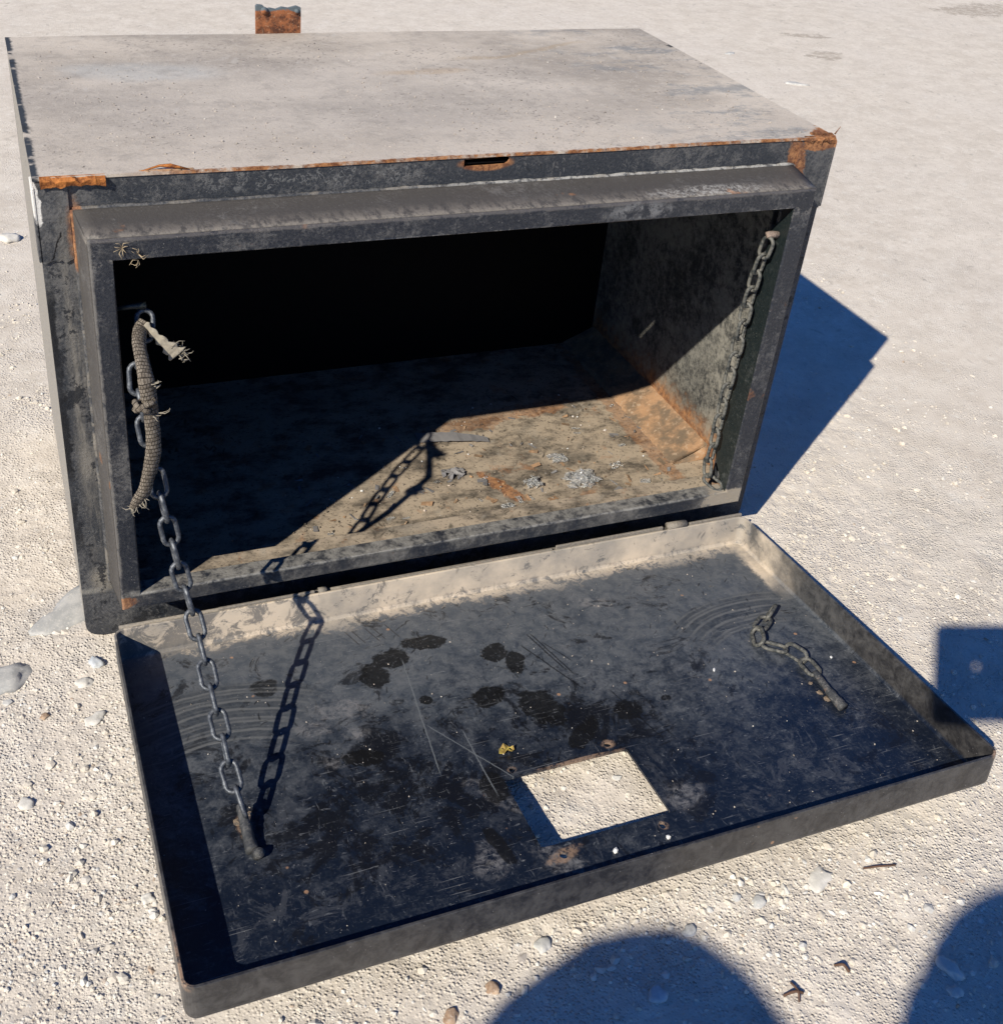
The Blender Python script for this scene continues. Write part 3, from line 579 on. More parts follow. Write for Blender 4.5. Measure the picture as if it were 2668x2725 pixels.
# door material
def door_tex(s):
    X, Yn, Z = s.xyz(); l = s.mul(Yn, -1.0)
    n1 = s.noise(8, 6, .62); n2 = s.noise(52, 6, .78, None, .4); n3 = s.noise(300, 5, .75)
    wob = s.mul(s.sub(s.noise(34, 7, .72), .5), 2.3)
    fan = s.ss(l, .46, .0)                                         # dust thins out away from the hinge
    dd = s.add(s.add(s.mul(n1, .7), s.mul(n2, .9)), s.add(s.mul(n3, .6), s.mul(fan, .62)))
    f = s.mx(s.mul(s.ss(dd, 1.02, 1.72), .85), s.mul(s.ss(s.add(dd, s.mul(s.noise(170, 5, .8), .8)), 1.78, 1.92), .75))
    lat = s.mix(s.ss(n2, .35, .65), (.060, .072, .090), (.112, .120, .132))
    # worn dark middle
    dk = s.ell(.31, .30, .19, .10, .12, s.mul(wob, .8), X, l, 1.0); dk = s.mx(dk, s.ell(.47, .30, .12, .09, .3, s.mul(wob, .8), X, l, 1.0))
    dk = s.mx(dk, s.mul(s.ell(.39, .41, .05, .06, .0, wob, X, l, .8), .8)); dk = s.mx(dk, s.mul(s.ell(.60, .33, .10, .03, .5, wob, X, l, .8), .6))
    mott = s.ss(s.noise(19, 6, .7, dist=.4), .40, .60)
    dk = s.mul(dk, s.fmix(mott, .35, 1.0)); f = s.mul(f, s.fmix(dk, 1.0, .08))
    col = s.mix(f, (.0058, .0095, .0195), lat)
    patch = s.mul(s.ss(s.noise(21, 7, .78, None, .8), .54, .60), s.mul(s.inv(s.mul(dk, .9)), s.fmix(fan, .55, .9))); col = s.mix(s.mul(patch, .38), col, (.125, .13, .142))
    drk = s.ss(s.add(s.noise(17, 7, .78, s.map(loc=(4, 2, 0)), .9), s.mul(dk, .13)), .56, .63); col = s.mix(s.mul(drk, .8), col, (.006, .0065, .009))
    # light greasy smears
    sm = s.ell(.256, .165, .035, .016, .2, wob, X, l); 
    for e in ((.214, .186, .020, .012, .2), (.259, .205, .012, .010, 0), (.228, .240, .016, .010, .2), (.3308, .415, .016, .020, .4), (.621, .071, .020, .012, .3), (.56, .40, .022, .016, 0), (.37, .34, .03, .01, 1.0), (.40, .437, .03, .014, .8)):
        sm = s.mx(sm, s.ell(*e, wob, X, l, .7))
    sm = s.mul(sm, s.ss(s.noise(75, 7, .8, None, .5), .42, .62)); col = s.mix(s.mul(sm, .62), col, (.20, .195, .20))
    # palm sized wet-looking blotches: clean dark paint
    B = None
    for e in ((.179, .104, .017, .015, 0), (.306, .122, .018, .020, .4), (.3365, .098, .021, .018, 0), (.3825, .081, .026, .013, .15), (.456, .126, .019, .015, -.5), (.4735, .150, .012, .022, .3), (.4195, .196, .021, .015, -.5),
              (.472, .232, .024, .034, -.3), (.566, .2645, .017, .0165, 0), (.6176, .2608, .006, .005, 0), (.3506, .1794, .008, .007, 0), (.2557, .2445, .022, .012, .3), (.3725, .3308, .016, .022, .2), (.349, .40, .008, .024, -.2), (.325, .105, .016, .007, .2), (.50, .285, .012, .03, .9)):
        b = s.ell(*e, s.mul(wob, .75), X, l, .16); B = b if B is None else s.mx(B, b)
    B = s.mul(B, s.ss(s.noise(110, 6, .8), .70, .56)); B = s.mul(B, .9)
    col = s.mix(B, col, (.006, .006, .0065))
    # arcs scraped by the chains round their anchors
    def arc(cx, cy, r0, r1, a0, a1):
        dx = s.sub(X, cx); dy = s.sub(l, cy); r = s.M('SQRT', s.add(s.mul(dx, dx), s.mul(dy, dy))); an = s.M('ARCTAN2', dy, dx)
        wv = s.M('SINE', s.add(s.mul(r, 400), s.mul(n1, 13))); w2 = s.M('SINE', s.add(s.mul(r, 930), s.mul(n1, 11)))
        g = s.mul(s.ss(r, r0 - .004, r0 + .008), s.ss(r, r1 + .004, r1 - .006)); g = s.mul(g, s.mul(s.ss(an, a0 - .15, a0 + .15), s.ss(an, a1 + .15, a1 - .15)))
        g = s.mul(g, s.ss(s.noise(24, 6, .78), .30, .50)); return s.mul(g, s.ss(s.add(wv, s.mul(w2, .9)), -.6, 1.6)), g
    for A in ((.116, .318, .135, .235, -1.95, -1.05), (.803, .333, .155, .222, -2.1, -1.3)):
        a_, g_ = arc(*A); col = s.mix(s.mul(g_, .5), col, (.022, .026, .032)); col = s.mix(s.mul(a_, .75), col, (.125, .128, .132)); f = s.mx(f, s.mul(a_, .4))
    # knife-thin scratches, dark and light, in three directions
    def scr(rot, sc, lo, hi, gate):
        v = s.map(sc, (0, 0, rot)); return s.mul(s.ss(s.noise(1, 2, .5, v, .25), lo, hi), s.ss(s.noise(9, 2, .5, s.map(loc=(rot, 0, 0))), gate, gate + .08))
    col = s.mix(s.mul(scr(1.15, (9, 420, 1), .70, .74, .48), .75), col, (.008, .008, .01))
    col = s.mix(s.mul(scr(.2, (12, 520, 1), .69, .73, .47), .5), col, (.21, .215, .225))
    col = s.mix(s.mul(scr(-.9, (16, 380, 1), .69, .73, .5), .5), col, (.20, .205, .215))
    col = s.mix(s.mul(scr(2.1, (8, 600, 1), .68, .72, .5), .6), col, (.19, .195, .205))
    pm = s.ss(Z, .004, .001)
    col = s.mix(s.mul(pm, s.mul(s.mul(s.ss(s.noise(1, 3, .7, s.map((230, 75, 1), (0, 0, .7)), .8), .60, .70), s.ss(n2, .40, .56)), .42)), col, (.150, .16, .175))
    col = s.mix(s.mul(s.mul(pm, s.mul(s.ss(s.noise(1, 3, .7, s.map((90, 320, 1), (0, 0, .15), (3, 1, 0)), .6), .61, .70), s.ss(n1, .36, .5))), .45), col, (.17, .178, .19))
    col = s.mix(s.mul(s.flecks(130, .2, (.9, .1), .07, .20, .49, 8), .8), col, (.006, .007, .009))
    wall = s.mul(s.ss(Z, .001, .006), s.ss(l, .02, .03)); col = s.mix(s.mul(wall, .75), col, s.mix(s.ss(n2, .35, .65), (.024, .022, .021), (.075, .070, .066)))
    for (x0_, l0_, x1_, l1_, w_) in ((.508, .100, .529, .190, .0009), (.513, .100, .535, .200, .0008), (.519, .120, .545, .175, .0006), (.347, .100, .325, .300, .0007), (.56, .225, .582, .330, .0007), (.492, .118, .535, .225, .0008), (.372, .235, .372, .345, .0007), (.335, .215, .410, .340, .0006)):
        ex, el = x1_ - x0_, l1_ - l0_; L_ = math.hypot(ex, el); ex /= L_; el /= L_
        dx = s.sub(X, x0_); dl = s.sub(l, l0_); al_ = s.add(s.mul(dx, ex), s.mul(dl, el)); ac = s.M('ABSOLUTE', s.add(s.sub(s.mul(dx, el), s.mul(dl, ex)), s.mul(s.sub(n2, .5), .004)))
        lm = s.mul(s.ss(ac, w_ * 1.6, w_ * .6), s.mul(s.ss(al_, 0, .01), s.ss(al_, L_, L_ - .02))); col = s.mix(s.mul(lm, .8), col, (.005, .006, .008) if x0_ > .4 else (.12, .13, .14))
    for k_ in range(7):
        xx = .3005 + k_ * .0085; lm = s.mul(s.ss(s.M('ABSOLUTE', s.sub(s.sub(X, xx), s.mul(s.sub(l, .045), .35))), .0012, .0004), s.mul(s.ss(l, .030, .036), s.ss(l, .066 - .004 * (k_ % 3), .058))); col = s.mix(s.mul(lm, .75), col, (.02, .02, .022))
    sp = s.ss(s.vor(190), .13, .07); sp = s.mul(sp, s.ss(s.noise(60, 2), .54, .60)); col = s.mix(s.mul(sp, .6), col, (.27, .26, .26))
    or_ = s.mul(s.ss(s.vor(52), .14, .09), s.ss(s.noise(17, 2), .62, .66)); col = s.mix(s.mul(or_, .8), col, (.34, .20, .12))
    # beige dust bank against the hinge flange, and on the right flange near it
    bank = s.ss(s.add(l, s.add(s.mul(s.sub(n2, .5), .10), s.mul(s.sub(n1, .5), .06))), .027, .010); bank = s.mx(s.mul(bank, s.ss(n2, .25, .55)), s.mul(s.ss(s.add(Z, s.mul(n2, .008)), .003, .012), s.ss(l, .02, .008)))
    rb = s.mul(s.mul(s.ss(s.add(X, s.mul(n2, .02)), .868, .878), s.ss(l, .16, .06)), s.ss(n1, .35, .6)); bank = s.mx(bank, rb)
    bd = s.mix(s.ss(n1, .36, .62), (.30, .27, .235), (.56, .47, .37)); bd = s.mix(s.mul(s.ss(s.add(s.noise(34, 7, .8, None, .6), s.ss(X, .42, .05, 0, .13)), .55, .64), .75), bd, (.065, .072, .082)); bd = s.mix(s.mul(s.ss(n3, .55, .7), .4), bd, (.46, .40, .33)); bd = s.mix(s.mul(s.flecks(90, .25, (.1, -.2), .08, .24, .48, 9), .6), bd, (.06, .06, .065))
    col = s.mix(bank, col, bd)
    # rust at bolt holes and corners
    k = s.mul(wob, 1.0); r = None
    for e in ((.4033, .4319, .020, .007, -.2), (.5159, .308, .008, .007, 0), (.5159, .4295, .005, .005, 0), (.4006, .31, .006, .005, 0), (.48, .3190, .045, .0022, 0), (.1183, .3, .008, .014, 0)):
        q_ = s.ell(*e, k, X, l, .5); r = q_ if r is None else s.mx(r, q_)
    tipr = s.mul(s.ss(s.add(l, s.mul(n2, .06)), .45, .50), s.mul(s.ss(X, .038, .030), s.ss(Z, .033, .041))); r = s.mx(s.mul(r, .7), tipr)
    tr2 = s.mul(s.ss(s.add(l, s.mul(n2, .02)), .492, .497), s.mul(s.ss(X, .873, .880), s.ss(Z, .033, .041))); r = s.mx(r, tr2)
    col = s.mix(s.mul(r, s.ss(s.noise(120, 5, .8), .38, .55)), col, s.mix(n2, (.16, .09, .05), (.42, .30, .22)))
    ro = s.fmix(f, .30, .58); ro = s.fmix(bank, ro, .95); ro = s.fmix(B, ro, .38)
    s.bump(s.add(s.mul(n2, .8), s.add(s.mul(n3, .4), s.mul(bank, .6))), .25, .001)
    return s.fin(col, ro, .5)
s = NT("door_paint"); M_DOOR = door_tex(s)
def ringpts(off, z, seg=7, R=.012):
    r = max(R - off, .0012); return [(x, y, z) for x, y in rrect(DX0 + off, -DL + off, DX1 - off, -off, r, seg)]
rings = []
for off, z in ([(0.0, DH - .0006), (0.0003, DH), (DT - .0006, DH), (DT, DH - .0006), (DT, .0035), (DT + .001, .001), (DT + .003, 0)]): rings.append(ringpts(off, z))
inner_loop = rings[-1]
RF = .009
outr = [(0.0, DH - .0006)] + [(RF - RF * math.cos(a), -DT + RF - RF * math.sin(a)) for a in [math.pi / 2 * i / 5 for i in range(6)]]
orings = [ringpts(o_, z) for o_, z in outr[1:]]
V = []; F = []; K = len(rings[0])
seq = orings[::-1] + rings                              # from the underside up over the rim and down inside
for r_ in seq: V += r_
for i in range(len(seq) - 1):
    for j in range(K): a = i * K + j; b = i * K + (j + 1) % K; F.append((a, b, b + K, a + K))
hl = rrect(.3866, -.4166, .5328, -.3199, .003, 2)
holes = [hl] + [circ(x, -l, .0042, 10, .12) for x, l in ((.5159, .308), (.4006, .31), (.5159, .4295), (.4033, .4319))]
pl_in = [(p[0], p[1]) for p in inner_loop]; pl_out = [(p[0], p[1]) for p in orings[-1]]
def fill(loop, z, off_idx):
    loops = [loop] + holes; pts = [p for L_ in loops for p in L_]
    tr = tessellate_polygon([[Vector((x, y, 0)) for x, y in L_] for L_ in loops]); base = len(V)
    idx = [off_idx + i for i in range(len(loop))] + [base + i for i in range(len(pts) - len(loop))]
    for x, y in pts[len(loop):]: V.append((x, y, z))
    for t in tr: F.append(tuple(idx[i] for i in t))
    return base
b1 = fill(pl_in, 0, (len(seq) - 1) * K); b2 = fill(pl_out, -DT, 0)
i0 = 0
for h_ in holes:
    for i in range(len(h_)): a, b = i0 + i, i0 + (i + 1) % len(h_); F.append((b1 + a, b1 + b, b2 + b, b2 + a))
    i0 += len(h_)
door = pyd("door", V, F, M_DOOR, TB); door.location = (0, -.0465, .0006); door.rotation_euler = (TILT, 0, 0)
door['label'] = 'scratched black pan-shaped steel door lying open on the ground, with a rectangular lock cut-out'
bpy.context.view_layer.update()
DM = Matrix.Translation((0, -.0465, .0006)) @ Matrix.Rotation(TILT, 4, 'X')
def dw(x, l, h=0): return DM @ Vector((x, -l, h))
# hinge: leaf strips on top of the hinge flange, one proud knuckle and the pin behind
M_HINGE = paint_mat("hinge_paint", .75, None, lambda s, n1, n2: s.mul(s.ss(n2, .6, .68), .4), dustcol=(.30, .265, .225), seed=9)
def hbox(nm, x0, x1, y0, y1_, z0, z1): return box(nm, (x0, y0, z0), (x1, y1_, z1), M_HINGE, door, .0008, 1)
hbox("hinge_leaf", .595, .757, .0005, .004, DH - .012, DH + .0045)
hbox("hinge_leaf", .799, .884, .0005, .004, DH - .012, DH + .0030)
hbox("hinge_leaf", .150, .268, .0005, .004, DH - .012, DH + .0028)
hbox("hinge_leaf", .300, .590, .0005, .004, DH - .012, DH + .0012)
tube("hinge_knuckle", [(.765, .004, DH + .001), (.794, .004, DH + .001)], .0062, M_HINGE, door, 12)
tube("hinge_knuckle", [(.273, .004, DH - .001), (.283, .004, DH - .001)], .0048, M_HINGE, door, 12)
tube("hinge_pin", [(.035, .0075, DH - .004), (.88, .0075, DH - .004)], .0025, M_HINGE, door, 8)

# ------------------------------------------------------------------ chains
s = NT("chain_steel"); n1 = s.noise(160, 4, .7); n2 = s.noise(900, 3, .6)
c = s.mix(s.ss(n1, .4, .65), (.055, .062, .075), (.17, .18, .195)); c = s.mix(s.mul(s.ss(s.noise(60, 3), .66, .74), .7), c, (.20, .11, .06))
s.bump(n2, .3, .0004); M_CHAIN = s.fin(c, s.fmix(n1, .38, .68), .5, .55)
s = NT("dusty_chain_steel"); n1 = s.noise(120, 4, .7); c = s.mix(s.ss(n1, .38, .6), (.040, .044, .044), (.15, .145, .13)); s.bump(n1, .4, .0006); M_CHAIN2 = s.fin(c, .7, .4, .25)
def link_mesh(mat, L=.0362, Wd=.0208, wr=.00255):
    cl = (Wd / 2 - wr); hs = L / 2 - wr - cl; pts = []
    for i in range(9): a = -math.pi / 2 + math.pi * i / 8; pts.append((hs + cl * math.cos(a), cl * math.sin(a), 0))
    for i in range(9): a = math.pi / 2 + math.pi * i / 8; pts.append((-hs + cl * math.cos(a), cl * math.sin(a), 0))
    # straight sides get a middle point
    pts = pts[:9] + [(0, cl, 0)] + pts[9:] + [(0, -cl, 0)]
    o = tube("chain_link", pts, wr, mat, None, 10, closed=True); return o
def chain(name, path, mat, label, pitch=.0258, roll0=0.0, norm=None, scale=1.0, rolls=None, jit=.08):
    root = empty(name, path[0], TB); root['label'] = label
    proto = link_mesh(mat); proto.scale = (scale,) * 3; first = True
    seg = [0]; 
    for a, b in zip(path[:-1], path[1:]): seg.append(seg[-1] + (b - a).length)
    nlk = int(seg[-1] / (pitch * scale)); step = seg[-1] / nlk
    def at(d):
        for i in range(len(path) - 1):
            if seg[i + 1] >= d: return path[i].lerp(path[i + 1], (d - seg[i]) / max(1e-9, seg[i + 1] - seg[i]))
        return path[-1]
    for i in range(nlk):
        c_ = at(step * (i + .5)); t = (at(step * (i + 1)) - at(step * i)).normalized()
        nn = norm if norm else Vector((.3, .8, -.5)); nn = (nn - t * nn.dot(t)).normalized(); bi = nn.cross(t)
        rl = (rolls[i] if rolls else (0 if i % 2 else math.pi / 2) + roll0) + random.uniform(-jit, jit)
        n_ = nn * math.cos(rl) + bi * math.sin(rl); b_ = n_.cross(t)
        M_ = Matrix((t, b_, n_)).transposed().to_4x4() @ Matrix.Scale(scale, 4); M_.translation = c_ - Vector(path[0])
        o = proto if first else proto.copy()
        if not first: COL.objects.link(o)
        first = False; o.parent = root; o.matrix_parent_inverse = Matrix(); o.matrix_basis = M_
    return root
CP = [(.1175, -.343, .0405), (.1160, -.332, .0500), (.113, -.322, .058), (.111, -.309, .066), (.110, -.275, .084), (.108, -.238, .103), (.106, -.198, .128), (.103, -.173, .150), (.0985, -.158, .176), (.0935, -.147, .203), (.0885, -.138, .240), (.0845, -.130, .268), (.081, -.120, .297), (.077, -.097, .342), (.074, -.086, .373), (.075, -.073, .402), (.086, -.054, .431), (.088, -.042, .447)]
chain("safety_chain", spline(CP, 8), M_CHAIN, 'grey steel chain holding the left side of the open door', roll0=-.28)
RC = [(.8175, -.046, .4690), (.8165, -.040, .4353), (.8165, -.036, .4013), (.8165, -.0335, .3451), (.8170, -.0320, .283), (.8165, -.031, .2181), (.8155, -.0320, .1605), (.8145, -.034, .125), (.819, -.044, .1125), (.826, -.054, .1125)]
chain("slack_chain", spline(RC, 8), M_CHAIN2, 'dusty chain hanging loose inside the right edge of the opening', scale=.9, roll0=.6, jit=.25)
# eye bolts inside the opening
tube("chain_bolt", [(.8285, -.045, .474), (.817, -.044, .4745), (.8135, -.0435, .4740)], [.0045, .0045, .0038], rusty("pale_bolt", (.18, .14, .12), (.30, .23, .19), (.4, .32, .27)), TB, 10)['label'] = 'pale bolt head at the top of the loose chain'
tube("chain_bolt", [(.0618, -.044, .455), (.078, -.043, .4555), (.0905, -.043, .455)], [.003, .003, .004], M_RET, TB, 10)
# anchor rods welded to the door
M_WELD = paint_mat("weld_blob", .28, None, lambda s, n1, n2: s.mul(s.ss(n2, .62, .7), .6), base=(.03, .033, .038), dustcol=(.20, .19, .18), rough=.6, seed=12)
def loc(x, l, h): return Vector((x, -l, h))
tube("chain_anchor", spline([loc(.1175, .334, .004), loc(.1170, .318, .007), loc(.1165, .303, .0120), loc(.1160, .294, .0170), loc(.1165, .288, .0190)], 5), [.0064] * 4 + [.0058] * 6 + [.0050] * 11, M_WELD, door, 10, jit=.06)
tube("chain_anchor", [loc(.121, .338, .0035), loc(.1235, .343, .0095)], [.0062, .0048], M_WELD, door, 10, jit=.05)
AR = spline([loc(.8040, .344, .004), loc(.8035, .326, .0055), loc(.8050, .305, .0065), loc(.8065, .285, .0075)], 5)
tube("chain_anchor", AR, [.0062] * 4 + [.0056] * 4 + [.0044] * (len(AR) - 8), M_WELD, door, 10, jit=.1)
M_CORR = rusty("weld_spatter", (.10, .09, .08), (.27, .20, .14), (.40, .30, .22), 160)
for (x, l, r_) in ((.7975, .310, .004), (.799, .322, .005), (.7965, .292, .003), (.1115, .2900, .0055), (.125, .2830, .0035)):
    V = [loc(x, l, 0) + Vector((v[0] * r_ * random.uniform(.7, 1.3), v[1] * r_ * random.uniform(.7, 1.3), v[2] * r_ * .35)) for v in IV]
    pyd("weld_spatter", V, [tuple(f) for f in IF], M_CORR, door)
# broken length of chain lying on the door at the right
DN = (DM.to_3x3() @ Vector((0, 0, 1))).normalized()
RC2 = [dw(.8070, .287, .0070), dw(.8085, .262, .0070), dw(.8065, .240, .0065), dw(.7950, .232, .0065), dw(.7800, .2200, .0075), dw(.7790, .2060, .0080), dw(.7920, .1900, .0090), dw(.8080, .1800, .0095), dw(.8210, .1700, .0095), dw(.8330, .1600, .0080)]
chain("broken_chain", spline(RC2, 6), M_CHAIN2, 'short broken length of grey chain lying on the open door', norm=-DN, roll0=0, rolls=[.15, 1.15, -.1, .9, .1, 1.2, .1], scale=.96)

# ------------------------------------------------------------------ frayed cord
s = NT("braided_cord"); uvn = s.n("ShaderNodeTexCoord").outputs['UV']
uvs = s.n("ShaderNodeMapping"); s.L(uvn, uvs.inputs[0]); uvs.inputs['Scale'].default_value = (15, 240, 1)
br = s.n("ShaderNodeTexBrick"); s.L(uvs.outputs[0], br.inputs[0]); br.inputs['Scale'].default_value = 1; br.inputs['Mortar Size'].default_value = .12; br.inputs['Mortar Smooth'].default_value = 1.0
br.inputs['Brick Width'].default_value = 1.0; br.inputs['Row Height'].default_value = 1.0
gap = br.outputs['Fac']; n1 = s.noise(260, 4, .7); c = s.mix(s.ss(n1, .35, .65), (.12, .10, .08), (.25, .215, .175)); c = s.mix(s.mul(gap, .75), c, (.045, .036, .028))
s.bump(s.sub(s.mul(n1, .3), gap), .9, .0022); M_CORD = s.fin(c, .95, .1)
s = NT("frayed_fibre"); c = s.mix(s.noise(300, 4), (.17, .145, .115), (.36, .33, .27)); M_FRAY = s.fin(c, .95, .1)
cord = tag(empty("frayed_cord", (.085, -.06, .44)), 'frayed brown braided cord tied round the chain at the left of the opening', 'cord')
def cpart(nm, pts, rad, mat, **k):
    o = tube(nm, [Vector(p) - Vector((.085, -.06, .44)) for p in pts], rad, mat, cord, **k); return o
main = spline([(.0875, -.058, .446), (.0815, -.062, .438), (.0790, -.066, .424), (.0815, -.070, .400), (.0835, -.072, .374), (.0850, -.074, .345), (.0850, -.076, .315), (.0825, -.078, .296), (.0765, -.080, .275), (.0720, -.081, .260), (.0650, -.081, .249), (.0595, -.081, .240)], 8)
main = [CAM + (p - CAM) * (1 - .055 * min(1, max(0, (i - 6) / 22))) for i, p in enumerate(main)]
rr = []
for i in range(len(main)):
    u = i / (len(main) - 1); rr.append(.0058 + .0014 * min(1, u * 6) + .0010 * math.sin(u * 3.1) + .0005 * math.sin(u * 23) + (.0015 * max(0, (u - .86) / .14)) * -1)
cpart("braid", main, rr, M_CORD, n=16, flat=.5, jit=.035, upv=Vector((1, 0, 0)))
flap = spline([(.0860, -.062, .4445), (.0905, -.066, .440), (.0960, -.070, .4335), (.1020, -.073, .4275), (.1085, -.075, .4205), (.1140, -.076, .4150)], 6)
cpart("braid", flap, [.0036 + .0012 * math.sin(i * .9) + .0068 * (i / (len(flap) - 1)) ** 2.2 for i in range(len(flap))], M_FRAY, n=14, flat=.22, jit=.16, upv=Vector((.4, 0, 1)))
def fibres(c0, dirv, n, ln, sp, r=.00045):
    if c0[0] < .105: c0 = CAM + (Vector(c0) - CAM) * .945
    for i in range(n):
        d = (Vector(dirv) + Vector((random.uniform(-sp, sp), random.uniform(-sp, sp), random.uniform(-sp, sp)))).normalized(); p = Vector(c0) + Vector((random.uniform(-1, 1), random.uniform(-1, 1), random.uniform(-1, 1))) * .003
        q = d.orthogonal() * random.uniform(-.3, .3); l_ = ln * random.uniform(.5, 1.2)
        q2 = d.orthogonal().cross(d) * random.uniform(-.6, .6); cpart("fibre", [p, p + (d + q * .5) * l_ * .35, p + (d * .9 + q + q2 * .4) * l_ * .65, p + (d * .75 + q + q2) * l_ * .9], [r * .7, r * .6, r * .45, r * .2], M_FRAY, n=4)
fibres((.116, -.076, .418), (.9, 0, .25), 14, .013, .9, .0009); fibres((.117, -.076, .411), (.7, 0, -.4), 12, .009, .8, .0010); fibres((.110, -.075, .424), (.6, 0, .6), 8, .010, .8, .0008)
fibres((.088, -.080, .385), (.7, -.2, .6), 5, .014, .4, .0009); fibres((.089, -.081, .352), (.9, -.2, -.4), 5, .015, .4, .0008)
fibres((.0600, -.081, .2415), (-.5, -.1, -.9), 14, .010, .7, .0009); fibres((.068, -.082, .248), (.2, -.1, -.9), 9, .009, .6, .0009)
knot = [CAM + (Vector((.079, -.078, .362)) - CAM) * .945 + Vector((.0095 * math.cos(a), .006 * math.sin(a), .0045 * math.sin(a * 1.5))) for a in [i * .5 for i in range(24)]]
cpart("knot", knot, [.0028] * len(knot), M_CORD, n=7, jit=.25)

# ------------------------------------------------------------------ litter
def blob(name, P0, size, mat, label, cat, group=None, sub=2, rough=.3, yaw=0, flat_top=1.0, smooth=False):
    bm = bmesh.new(); bmesh.ops.create_icosphere(bm, subdivisions=sub, radius=1)
    sd = random.uniform(0, 99)
    from mathutils import noise as mn
    for v in bm.verts:
        d = 1 + rough * mn.noise(v.co * 1.3 + Vector((sd, 0, 0))) * 1.4 + rough * .4 * mn.noise(v.co * 3.1 + Vector((0, sd, 0))); v.co *= d
        v.co.z = min(v.co.z, flat_top); c_, s_ = math.cos(yaw), math.sin(yaw); x, y = v.co.x * size[0], v.co.y * size[1]
        v.co = Vector((x * c_ - y * s_, x * s_ + y * c_, v.co.z * size[2]))
    me = bpy.data.meshes.new(name); bm.to_mesh(me); bm.free(); o = link(name, me, mat, None, smooth); o.location = P0
    return tag(o, label, cat, group)
def stone_mat(nm, a, b):
    s = NT(nm); n1 = s.noise(70, 5, .65); c = s.mix(s.ss(n1, .35, .65), a, b); c = s.mix(s.mul(s.ss(s.noise(400, 3), .55, .7), .4), c, (.62, .58, .52)); s.bump(s.add(n1, s.mul(s.noise(500, 3), .4)), .5, .001); return s.fin(c, .9, .2)
SM_PALE = stone_mat("pale_stone", (.50, .48, .44), (.64, .61, .56)); SM_GREY = stone_mat("grey_stone", (.36, .36, .35), (.50, .49, .47)); SM_BRN = stone_mat("brown_stone", (.24, .16, .11), (.42, .31, .22)); SM_SLATE = stone_mat("slate_stone", (.33, .33, .32), (.43, .42, .40)); SM_BLUE = stone_mat("bluish_stone", (.40, .43, .46), (.54, .56, .57))
def Z0(x, y): return float(gz(np.array([x]), np.array([y]))[0])
stones = [
 (-.093, -.043, (.030, .022, .009), SM_SLATE, .7, 'flat grey slab of stone cut by the left edge, below the half-buried rock'),
 (-.012, .060, (.060, .026, .006), SM_SLATE, .55, 'long flat half-buried grey rock beside the lower left corner of the toolbox'),
 (-.0252, 1.206, (.020, .018, .014), SM_PALE, .3, 'round white stone far behind, at the left edge of the toolbox'),
 (.0045, -.043, (.0080, .0100, .008), SM_BLUE, .2, 'small bluish grey stone left of the door hinge corner'),
 (-.0104, -.0700, (.0120, .0085, .006), SM_PALE, .3, 'pale lumpy stone just below the small bluish stone'),
 (.018, .012, (.0075, .0060, .005), SM_PALE, .2, 'small cream stone touching the lower left corner of the toolbox'),
 (-.0564, -.1107, (.0050, .0042, .004), SM_BRN, .2, 'small rust brown stone left of the open door'),
 (-.0050, -.1300, (.0130, .0080, .004), SM_PALE, .5, 'flat pinkish pale stone close to the left door flange'),
 (.2530, -.5740, (.0085, .0068, .006), SM_BRN, .8, 'square tan brown stone at the bottom edge, left of the rounded shadow'),
 (.2975, -.5620, (.0072, .0065, .007), SM_BRN, .3, 'upright ochre stone between the door and the rounded shadow'),
 (.4400, -.6130, (.0095, .0080, .006), SM_BLUE, .4, 'largest pale pebble inside the rounded shadow'),
 (.7240, -.6780, (.0085, .0150, .006), SM_PALE, .25, 'oval pale stone in the shadow at the lower right corner'),
 (.7130, -.7000, (.0080, .0070, .005), SM_PALE, .4, 'roundish pale stone just below the oval one in the right shadow'),
 (.5030, -.5660, (.0075, .0070, .005), SM_GREY, .4, 'grey stone at the upper rim of the rounded shadow'),
 (.5857, -.5590, (.0090, .0065, .005), SM_GREY, .4, 'grey pebble in sunlight between the two lower shadows'),
 (.6620, -.5550, (.0180, .0110, .004), SM_PALE, .4, 'flat whitish stone in the sun in front of the door edge'),
 (.3600, -.5350, (.0085, .0080, .0045), SM_GREY, .1, 'round grey pebble below the door lip'),
 (-.0827, -.2267, (.0090, .0075, .006), SM_PALE, .3, 'cream stone near the left edge, level with the door middle'),
 (.0172, -.3740, (.0070, .0060, .005), SM_PALE, .3, 'small cream stone beside the front half of the left door flange'),
 (2.3841, 2.3734, (.022, .014, .008), SM_GREY, .3, 'grey stone far away above the toolbox'),
 (2.4087, 2.0124, (.045, .016, .008), SM_GREY, -.5, 'thin grey sliver of stone lying far off, right of the lid'),
]
for x, y, sz, mt, yw, lb in stones:
    blob("stone", (x, y, Z0(x, y) - sz[2] * .12), sz, mt, lb, 'stone', 'stones lying on the dirt', 3, .36, yw, .8, True)
s = NT("twig_bark"); M_TWIG = s.fin(s.mix(s.noise(200, 4), (.05, .03, .02), (.17, .10, .07)), .9, .2)
def twig(pts, r, label, nm='twig'):
    o = tube(nm, spline([Vector((x, y, Z0(x, y) + z)) for x, y, z in pts], 5), r, M_TWIG, None, 6, jit=.15); tag(o, label, 'twig', 'twigs lying on the dirt')
twig([(.712, -.5605, .003), (.725, -.563, .004), (.738, -.5665, .004), (.748, -.567, .002)], .0010, 'thin reddish twig curving on the sunlit gravel at the lower right')
twig([(.552, -.652, .002), (.563, -.6535, .006), (.571, -.6555, .003)], .0014, 'short dark twig in the sun between the two lower shadows')
twig([(.565, -.6440, .004), (.566, -.654, .006), (.5625, -.6620, .002)], .0011, 'dark bent twig crossing the short one near the bottom')
